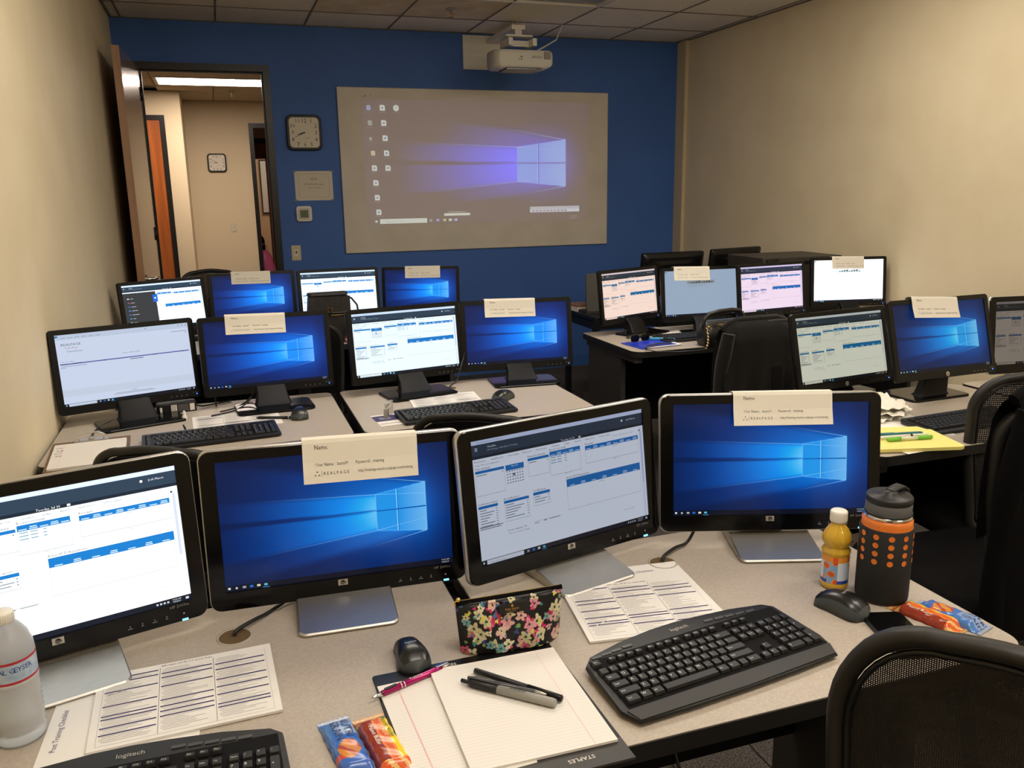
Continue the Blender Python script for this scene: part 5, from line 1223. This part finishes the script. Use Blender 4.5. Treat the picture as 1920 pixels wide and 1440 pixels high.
for q in range(3):
    mb = MB(); vs = [(-.09+.18*i/n+.02*q, -.06+.12*j/n-.01*q, .004+.014*q+.010*abs(math.sin(i*.8+q)*math.cos(j*.6+q*2))+rnd.uniform(0, .003)+.0012*max(0, i-10)**1.3) for j in range(n+1) for i in range(n+1)]
    mb.add(vs, [(j*(n+1)+i, j*(n+1)+i+1, (j+1)*(n+1)+i+1, (j+1)*(n+1)+i) for j in range(n) for i in range(n)], 0, T(0, 0, 0, 0, 0, q*.5)); build('towel_fold', mb, M_card, t)
# ------------------------------------------------------------ far right small things
t = thing('folder', 'bright blue folder under the dark strap on the far right desk', 'folder', (2.02, 3.73, TZ), math.radians(6))
mb = MB(); mb.prism(rr(.24, .19, .004, 2), .0002, .004, 0); build('cover', mb, mat('royal_blue_card', (26, 54, 190), .45), t)
mb = MB(); mb.prism(rr(.215, .175, .002, 2, .02, -.012), .004, .0048, 0); build('inner_sheet', mb, M_paper, t); 
mb = MB(); mb.prism(rr(.2, .16, .002, 2, .0, .0), .0048, .0062, 0); build('top_cover', mb, _m['royal_blue_card'], t)
pen((2.05, 3.83, TZ+.012), (2.17, 3.75, TZ+.012), [('barrel', mat('sky_blue_plastic', (70, 160, 200), .3), [(0, .005), (.03, .008), (.9, .008), (1, .004)])], 'light blue marker on the blue folder', 'marker', name='marker')
t = thing('sunglasses', 'dark folded sunglasses on the blue folder', 'glasses', (1.99, 3.80, TZ+.0065), math.radians(12))
mb = MB()
for s in (-1, 1): mb.loft([[(s*.033+a, -.004-q*.004, .02+b) for a, b in rr(.052, .036, .014, 4)] for q in (0, 1)], 0)
build('lens', mb, M_gloss, t)
mb = MB(); mb.tube([(-.062, 0, .03), (-.03, -.004, .037), (0, -.002, .032), (.03, -.004, .037), (.062, 0, .03)], .003, 6); mb.tube([(-.062, 0, .03), (-.06, .035, .02), (.02, .05, .006)], .0028, 6); mb.tube([(.062, 0, .03), (.06, .04, .022), (-.03, .06, .008)], .0028, 6); build('frame', mb, mat('tortoise_frame', (90, 84, 40), .3), t)
def handbag():
    t = thing('handbag', 'black leather purse with a gold chain strap on the far right desk', 'handbag', (2.345, 3.60, TZ), math.radians(4), 'handbags')
    def sec(z, w_, d, r): return [(a, b, z) for a, b in rr(w_, d, r, 5)]
    mb = MB(); mb.loft([sec(.0, .24, .095, .03), sec(.02, .255, .11, .035), sec(.07, .25, .105, .04), sec(.105, .235, .08, .035), sec(.125, .22, .035, .015)]); build('bag_body', mb, mat('black_leather', (20, 19, 19), .4, bump=(120, .4), coat=.15), t)
    mb = MB(); mb.tube([(-.115, -.005, .10), (-.11, -.005, .135), (-.08, -.004, .156), (-.02, 0, .165), (.06, 0, .168), (.105, 0, .162), (.12, -.005, .14), (.118, -.005, .10)], [.009, .011, .012, .012, .012, .012, .011, .009], 10); build('handle', mb, _m['black_leather'], t)
    mb = MB(); mb.tube([(-.065, -.052, .108), (0, -.057, .113), (.075, -.052, .12)], .0028, 6); mb.box((-.07, -.053, .106), (.012, .006, .01)); build('zip', mb, M_gold, t)
    mb = MB()
    for x in (-.112, .112): mb.lathe([(0, 0), (.007, 0), (.006, .004), (0, .005)], 12, 0, T(x, -.045, .10) @ FRONT)
    mb.lathe([(0, 0), (.004, 0), (0, .004)], 10, 0, T(-.025, -.057, .095) @ FRONT); mb.lathe([(0, 0), (.004, 0), (0, .004)], 10, 0, T(.02, -.057, .095) @ FRONT); build('stud', mb, M_gold, t)
    mb = MB(); mb.prism(rr(.06, .02, .008, 4), 0, .002, 0, T(0, -.055, .09) @ FRONT); build('front_tab', mb, _m['black_leather'], t)
    for k in range(13):
        s = k/12; c = Vector((-.125-.012*s*s*3, -.05-.05*s, .095-.088*s**.8))
        mb = MB(); n = 12; Mk = Matrix.Translation(c) @ Matrix.Rotation(.5, 4, 'Z') @ Matrix.Rotation(PI/2*(k % 2)+.4, 4, 'X')
        mb.tube([(.0045*math.cos(2*PI*i/n), .0068*math.sin(2*PI*i/n), 0) for i in range(n)], .0016, 6, 0, Mk, closed=True); build('chain_link', mb, M_chrome if k % 2 else M_gold, t)
    mb = MB(); P = [(-.16, -.10, .006), (-.22, -.12, .006), (-.33, -.11, .007), (-.42, -.06, .008), (-.44, -.0, .010), (-.40, .055, .014), (-.32, .08, .016), (-.25, .07, .016)]
    mb.loft([[(p[0], p[1]+s*.006, p[2]+q*.002) for s, q in ((-1, -1), (1, -1), (1, 1), (-1, 1))] for p in P], 0, None, True); build('shoulder_strap', mb, _m['black_leather'], t)
handbag()
def handbag2():
    t = thing('handbag', 'dark monogrammed handbag standing on the far-row desk before the white page', 'handbag', (.515, 4.50, TZ), math.radians(3), 'handbags')
    M_mono = mat('monogram_canvas', (46, 40, 36), .5, noise=(26, (22, 20, 20)), bump=(60, .3))
    def sec(z, w_, d, r, x=0): return [(a+x, b, z) for a, b in rr(w_, d, r, 4)]
    mb = MB(); mb.loft([sec(0, .20, .10, .02), sec(.03, .215, .12, .03), sec(.17, .215, .11, .03), sec(.235, .205, .09, .03), sec(.25, .20, .06, .02)]); build('bag_body', mb, M_mono, t)
    mb = MB(); mb.loft([[(x, -.062+.012*(i == 0)-.002*i, z) for x in (-.105, .105)]+[(x, -.070-.002*i, z) for x in (.105, -.105)] for i, z in enumerate((.245, .21, .165, .16))], 0, None, False); mb.loft([sec(.2505, .21, .085, .02), sec(.262, .205, .07, .02)]); build('flap', mb, M_mono, t)
    mb = MB(); o = rr(.024, .026, .004, 3); i_ = rr(.015, .017, .002, 3); n = len(o)
    MQ = T(-.005, -.078, .178) @ FRONT; mb.add([(a, b, 0) for a, b in o]+[(a, b, 0) for a, b in i_]+[(a, b, .003) for a, b in o]+[(a, b, .003) for a, b in i_], [(2*n+j, 2*n+(j+1) % n, 3*n+(j+1) % n, 3*n+j) for j in range(n)]+[(j, (j+1) % n, 2*n+(j+1) % n, 2*n+j) for j in range(n)]+[(n+(j+1) % n, n+j, 3*n+j, 3*n+(j+1) % n) for j in range(n)], 0, MQ); build('buckle', mb, M_gold, t)
    mb = MB(); mb.tube([(.0, -.066, .148), (.03, -.068, .148), (.09, -.064, .151)], .0012, 6); build('zip', mb, M_gold, t)
    mb = MB(); mb.tube([(.10, 0, .24), (.125, -.01, .225), (.15, -.02, .19), (.16, -.02, .12), (.14, -.02, .05)], .005, 8); build('strap', mb, M_black, t)
handbag2()
t = thing('wallet', 'red and white striped pouch beside the monogrammed handbag', 'pouch', (.645, 4.47, TZ), .1)
mb = MB(); mb.prism(rr(.12, .08, .01, 3), 0, .035, 0, None, bev=.008); build('pouch_body', mb, mat('crimson_fabric', (150, 40, 56), .6), t)
mb = MB(); mb.prism(rr(.122, .05, .004, 2, 0, -.016), .010, .022, 0); build('stripe', mb, mat('blush_fabric', (226, 190, 176), .6), t)

# ------------------------------------------------------------ chairs
def back_outline(w_, z0, z1, r, n=10, rz=None):
    """outline (s, z) of a rounded backrest, slightly domed on top and waisted at the bottom"""
    out = []; rz = rz or r
    for i in range(n+1): a = PI+(-PI/2)*i/n; out.append((-w_/2+r+r*math.cos(a), z1-.006-rz+rz*math.sin(a)))
    for i in range(1, 8): s = i/8; out.append((-w_/2+r+(w_-2*r)*s, z1-.006+.010*math.sin(PI*s)))
    for i in range(n+1): a = PI/2-PI/2*i/n; out.append((w_/2-r+r*math.cos(a), z1-.006-rz+rz*math.sin(a)))
    out += [(w_/2-.004, (z0+z1)/2), (w_/2-.02, z0+.08)]
    for i in range(6): a = -PI/2*i/5; out.append((w_/2-.05+.03*math.cos(a), z0+.03+.03*math.sin(a)))
    for i in range(6): a = -PI/2-PI/2*i/5; out.append((-w_/2+.05+.03*math.cos(a), z0+.03+.03*math.sin(a)))
    out += [(-w_/2+.02, z0+.08), (-w_/2+.004, (z0+z1)/2)]
    return out
def inside_span(out, axis, c):
    xs_ = []
    n = len(out)
    for i in range(n):
        a, b = out[i], out[(i+1) % n]
        if (a[axis]-c)*(b[axis]-c) < 0: q = (c-a[axis])/(b[axis]-a[axis]); xs_.append(a[1-axis]+(b[1-axis]-a[1-axis])*q)
    return (min(xs_), max(xs_)) if len(xs_) >= 2 else None
M_frame = mat('chair_frame_plastic', (36, 34, 32), .5)
def mesh_chair(x, y, rz, top, label, w_=.42, pitch=.012, wire=.0012, arms=True, lean=.0, padded=False, z0=None, r=.105, cz=None, bow=.035):
    """origin under the seat; faces +Y, backrest at y = -.24"""
    t = thing('office_chair', label, 'chair', (x, y, 0), rz, 'black office chairs')
    z0 = z0 or top-.50; out = back_outline(w_, z0, top, r, 10, cz)
    def yb(s, z): return -.24-lean*(z-.5)+bow*(2*s/w_)**2+.03*math.sin((z-z0)/(top-z0)*PI)*.6
    mid = lambda k: [(a*(1-k/(w_/2)), (b-(z0+top)/2)*(1-k/((top-z0)/2))+(z0+top)/2) for a, b in out]
    mb = MB(); o1, o2 = mid(.0), mid(.022); n = len(out)
    rings = []
    for (kk, dy) in ((.0, -.008), (.0, .008), (.006, .013), (.018, .013), (.022, .006), (.022, -.004), (.017, -.012), (.006, -.013)):
        rings.append([(a, yb(a, b)+dy, b) for a, b in mid(kk)])
    vs = [p for r_ in rings for p in r_]; k = len(rings)
    mb.add(vs, [(i*n+j, i*n+(j+1) % n, ((i+1) % k)*n+(j+1) % n, ((i+1) % k)*n+j) for i in range(k) for j in range(n)], 0, None, True); build('back_frame', mb, M_frame, t)
    mb = MB(); mo = mid(.0265); mb.tube([(a, yb(a, b)-.004, b) for a, b in mo], .0042, 8, closed=True); build('welt', mb, M_black, t)
    mo = mid(.026)
    if padded:
        mb = MB(); k = 14; cs = [(0, (z0+top)/2)]
        rings = [[((a)*q, yb(a*q, (b-(z0+top)/2)*q+(z0+top)/2)-.008+.018*(1-q*q)*0-.02*(1-q**4), (b-(z0+top)/2)*q+(z0+top)/2) for a, b in mo] for q in (1, .97, .9, .7, .4, .05)]
        mb.loft(rings, 0); rings = [[(p[0], p[1]+.03, p[2]) for p in r_] for r_ in rings]; mb.loft(rings, 0); build('back_pad', mb, M_fabric, t)
    else:
        mb = MB(); z = z0+.03
        while z < top-.028:
            sp = inside_span(mo, 1, z)
            if sp:
                N = 8; P = [sp[0]+(sp[1]-sp[0])*i/N for i in range(N+1)]
                g = []
                for a in P: g += [(a, yb(a, z), z-wire*.62), (a, yb(a, z), z+wire*.62)]
                mb.add(g, [(2*i, 2*i+2, 2*i+3, 2*i+1) for i in range(N)])
            z += pitch
        a = -w_/2+.03
        while a < w_/2-.028:
            sp = inside_span(mo, 0, a)
            if sp:
                N = 8; g = []
                for i in range(N+1): zq = sp[0]+(sp[1]-sp[0])*i/N; g += [(a-wire*.5, yb(a, zq)-.0004, zq), (a+wire*.5, yb(a, zq)-.0004, zq)]
                mb.add(g, [(2*i, 2*i+2, 2*i+3, 2*i+1) for i in range(N)])
            a += pitch
        stuff(build('back_mesh', mb, M_mesh, t))
    # lumbar support and upright behind the back
    mb = MB(); mb.loft([[(s*.02+ (0 if i else 0)+a, -.275-lean*(z-.5)+b, z) for s in (0,) for a, b in rr(.06, .022, .008, 3)] for i, z in enumerate((top-.20, top-.32, .55, .45))]); mb.loft([[(a, -.258+b-.01*abs(a)*0, z) for a, b in rr(.30, .012, .005, 2)] for z in (z0+.10, z0+.15)]); build('back_support', mb, M_black, t)
    mb = MB(); sr = lambda w2, d2, z, r_=.07: [(a, b+.02, z) for a, b in rr(w2, d2, r_, 5)]
    mb.loft([sr(.44, .42, .415), sr(.48, .46, .43), sr(.49, .47, .455), sr(.47, .45, .48), sr(.40, .38, .488)]); build('seat', mb, M_fabric, t)
    mb = MB(); mb.loft([[(a, b-.12 if z < .5 else b-.27, z) for a, b in rr(.06, .03, .008, 3)] for z in (.40, .41)]); mb.box((0, -.1, .40), (.09, .34, .03)); build('seat_bracket', mb, M_black, t)
    if arms:
        for s in (-1, 1):
            mb = MB(); mb.tube([(s*.22, .0, .42), (s*.275, .0, .44), (s*.285, -.01, .56), (s*.28, -.02, .64)], .014, 10); mb.loft([[(s*.275+a, yy, .655+b) for a, b in rr(w3, .026, .011, 3)] for yy, w3 in ((-.15, .05), (-.13, .07), (.08, .08), (.11, .055))]); build('armrest', mb, M_black, t)
    mb = MB(); mb.lathe([(.028, .12), (.028, .26), (.018, .262), (.018, .40)], 16, caps=True); build('gas_column', mb, M_semi, t)
    mb = MB()
    for k in range(5):
        mb.loft([[(q, a, zc+b) for a, b in rr(w3, h3, .006, 2)] for q, w3, h3, zc in ((.02, .06, .05, .115), (.16, .045, .035, .10), (.31, .032, .024, .075))], 0, T(0, 0, 0, 0, 0, k*2*PI/5+.3))
    build('star_base', mb, M_black, t)
    for k in range(5):
        mb = MB(); a = k*2*PI/5+.3
        for s in (-1, 1): mb.lathe([(0, -.008), (.022, -.008), (.026, -.005), (.026, .005), (.022, .008), (0, .008)], 14, 0, T(.30*math.cos(a), .30*math.sin(a), .027, PI/2, 0, a) @ T(0, 0, s*.013))
        build('caster', mb, M_semi, t)
    return t
# foreground chair: backrest plane passes through (.76, .62), turned 60 degrees
a40 = math.radians(-60)
cx, cy = .752+.044*math.cos(a40), .628+.044*math.sin(a40)
nx, ny = math.sin(-a40), math.cos(a40)
mesh_chair(cx+.25*nx, cy+.25*ny, a40, 1.006, 'black mesh-backed office chair in the bottom right corner, nearest the camera', pitch=.0027, wire=.0015, arms=False, r=.13, cz=.165, bow=.008)
mesh_chair(.80, 2.615, math.radians(-28), .835, 'black office chair pushed to the second-row desk right of the gap, only its top showing', padded=True, arms=False, w_=.42)
mesh_chair(-.125, 2.58, math.radians(-25), .845, 'black office chair between the front left monitor and the clipboard', padded=True, arms=False, w_=.40)
mesh_chair(.33, 4.34, math.radians(0), .895, 'black office chair behind the two left second-row monitors, below the monogrammed handbag', padded=True, arms=False)
mesh_chair(2.30, 3.36, math.radians(2), .925, 'black office chair wearing the charcoal cardigan', padded=True, arms=False)
mesh_chair(-.08, 5.82, math.radians(180), 1.02, 'dark mesh chair beside the doorway behind the far left monitors', pitch=.006, wire=.004, arms=False, w_=.4)
mesh_chair(2.31, 2.03, math.radians(-6), .955, 'black mesh-backed chair pushed to the middle right desk, one rounded corner showing', pitch=.006, wire=.0036, arms=False, w_=.42)
mesh_chair(1.875, 1.60, math.radians(-4), 1.02, 'black chair in shadow at the right edge under a dark jacket', padded=True, arms=False, w_=.38)
def draped(x, y, rz, top, w_, drop, label, seed, flare=.05, jm=None):
    M_jacket = jm or globals()['M_jacket']
    rnd = random.Random(seed); t = thing('jacket', label, 'jacket', (x, y, 0), rz, 'jackets hung over chair backs')
    nx_, nz = 60, 30
    def fold(s, v): return .004*math.sin(s*2.1+seed)*v+.004*math.sin(s*4.3+2*v+seed)*v*v
    for nm, sg, dr in (('back_panel', -1, drop), ('front_panel', 1, drop*.6)):
        mb = MB(); vs = []
        for j in range(nz+1):
            v = j/nz
            for i in range(nx_+1):
                s = i/nx_*2-1; half = w_/2*(1+flare*v*2.2+.04*math.sin(v*PI)) if s < 0 else w_/2*(1+flare*.4*v)
                shoulder = .032*max(0, abs(s)-.62)**2/.144
                zz = top-shoulder*(1-v*.3)-dr*v; yy = sg*(.012+.034*min(1, v*6)**.5)+fold(s*3, v)*1.6
                vs.append((s*half, yy, zz+.004*math.sin(s*7+seed)*v))
        mb.add(vs, [(j*(nx_+1)+i, j*(nx_+1)+i+1, (j+1)*(nx_+1)+i+1, (j+1)*(nx_+1)+i) for j in range(nz) for i in range(nx_)], 0, None, True); build(nm, mb, M_jacket, t)
    mb = MB(); mb.tube([(-w_/2*1.0, 0, top-.034), (-w_*.42, 0, top-.014), (-w_*.3, 0, top-.001), (0, 0, top), (w_*.3, 0, top-.001), (w_*.42, 0, top-.014), (w_/2, 0, top-.034)], .0155, 10); build('shoulder_yoke', mb, M_jacket, t)
    for s in (-1, 1):
        L = drop*(.95 if s < 0 else .8); P = []; R_ = []
        for k in range(9):
            q = k/8; P.append((s*(w_/2*(.90+flare*1.6*q)+.012+(.018*min(1, q*3) if s < 0 else 0)), -.028+.012*math.sin(q*4+s), top-.05-L*q)); R_.append(.030-.006*q+.003*math.sin(q*11+s))
        mb = MB(); mb.tube(P, R_, 12); build('sleeve', mb, M_jacket, t)
    return t
draped(2.215, 3.13, math.radians(2), .935, .35, .52, 'charcoal cardigan draped over the chair at the far right desk', 4, .06)
mb = MB(); jx = draped(1.90, 1.36, math.radians(-4), 1.055, .46, .62, 'dark jacket hung over the chair at the right edge of the view', 8, .02, M_fabric)

# ------------------------------------------------------------ instructor's station at the far right
t = thing('side_table', 'narrow black-framed table against the blue wall beside the far right desk', 'table', (2.49, 5.15, 0))
mb = MB(); mb.prism(rr(.50, .50, .02, 3), .675, .70, 0, None, bev=.003); build('table_top', mb, M_black, t)
for sx in (-1, 1):
    for sy in (-1, 1): mb = MB(); mb.box((sx*.23, sy*.23, .3375), (.035, .035, .675)); build('leg', mb, M_black, t)
mb = MB(); mb.box((0, -.23, .64), (.44, .02, .05)); mb.box((0, .23, .64), (.44, .02, .05)); mb.box((-.23, 0, .64), (.02, .44, .05)); build('apron', mb, M_black, t)
t = thing('laptop', 'dark grey open laptop seen from behind on the narrow black table', 'laptop', (2.44, 5.08, .70), math.radians(4))
mb = MB(); mb.prism(rr(.36, .24, .012, 4, 0, .12), 0, .018, 0); build('laptop_body', mb, M_legs, t)
mb = MB(); mb.loft([[(a*(1-.08*(b+.125)/.25), -.004+q*.010, b+.14) for a, b in rr(.36, .25, .022, 5)] for q in (0, 1)], 0, T(0, 0, 0, -.16)); build('laptop_lid', mb, mat('grey_lid', (74, 72, 68), .45), t)
t = thing('book', 'white stacked booklets beside the laptop on the narrow black table', 'booklet', (2.30, 5.27, .70), .1)
mb = MB(); mb.prism(rr(.12, .16, .003, 1), .0, .03, 0); build('lower_booklet', mb, M_paper, t)
mb = MB(); mb.prism(rr(.12, .15, .003, 1), .0305, .045, 0); build('upper_booklet', mb, mat('tan_cover', (150, 110, 90), .6), t)
def back_monitor(x, y, zt, yaw, tilt, label):
    t = thing('monitor', label, 'monitor', (x, y, TZ), yaw, 'monitors facing the blue wall')
    PW, PH = .476, .292; pz = zt-TZ-PH/2
    def ring(w_, h_, r, d): return [(a, d, b) for a, b in reversed(rr(w_, h_, r, 4))]
    mb = MB(); mb.loft([ring(PW*.5, PH*.5, .03, -.035), ring(PW-.06, PH-.05, .03, -.02), ring(PW-.004, PH-.004, .012, -.006), ring(PW, PH, .012, 0), ring(PW, PH, .012, .016)]); build('back_shell', mb, M_semi, t, (0, 0, pz), (tilt, 0, 0))
    mb = MB(); mb.loft([ring(PW-.002, PH-.002, .012, .016), ring(PW-.006, PH-.006, .012, .018)]); build('bezel', mb, M_silver, t, (0, 0, pz), (tilt, 0, 0))
    mb = MB()
    for k in range(40): mb.box((-.19+k*.0098, -.024, .105), (.004, .01, .022), 0)
    build('vent_slots', mb, M_blackm, t, (0, 0, pz), (tilt, 0, 0))
    mb = MB(); mb.rect(-.21, -.12, .21, .12, .0185, 0, Matrix.Rotation(-PI/2, 4, 'X')); build('screen', mb, M_screen_off, t, (0, 0, pz), (tilt, 0, 0))
    mb = MB(); mb.loft([[(a, -.04+b, .01) for a, b in rr(.12, .06, .01)], [(a, -.035+b, pz-.02) for a, b in rr(.1, .03, .008)]]); build('stand_neck', mb, M_gloss, t)
    mb = MB(); mb.prism(rr(.275, .18, .02, 4), 0, .009, bev=.003); build('stand_base', mb, M_gloss, t)
t = thing('instructor_desk', 'dark instructor desk hidden behind the far right monitors', 'desk', (3.275, 4.76, 0))
mb = MB(); mb.prism(rr(1.02, .80, .02, 3), TZ-.026, TZ, 0, None, bev=.003); build('desk_top', mb, M_black, t)
for s in (-1, 1): mb = MB(); mb.box((s*.46, 0, .354), (.03, .56, .708)); build('leg_panel', mb, M_legs, t)
back_monitor(2.85, 5.0, 1.090, math.radians(3), .14, 'black monitor seen from behind, left of the black cabinet box')
back_monitor(3.30, 4.95, 1.105, math.radians(14), .14, 'black monitor seen from behind and turned, touching the black cabinet box')
t = thing('equipment_box', 'large black equipment box with a front slot behind the lilac page monitor', 'cabinet', (3.40, 4.55, TZ), math.radians(-3))
mb = MB(); mb.prism(rr(.56, .42, .008, 2), 0, .345, 0, None, bev=.004); build('box_body', mb, mat('worn_black_metal', (58, 54, 48), .5, noise=(14, (48, 45, 40))), t)
mb = MB(); mb.box((.05, -.211, .31), (.12, .004, .022)); build('slot', mb, M_blackm, t)
mb = MB(); mb.box((-.22, -.216, .33), (.08, .014, .014)); mb.box((-.25, -.222, .31), (.02, .02, .03)); build('latch', mb, M_black, t)
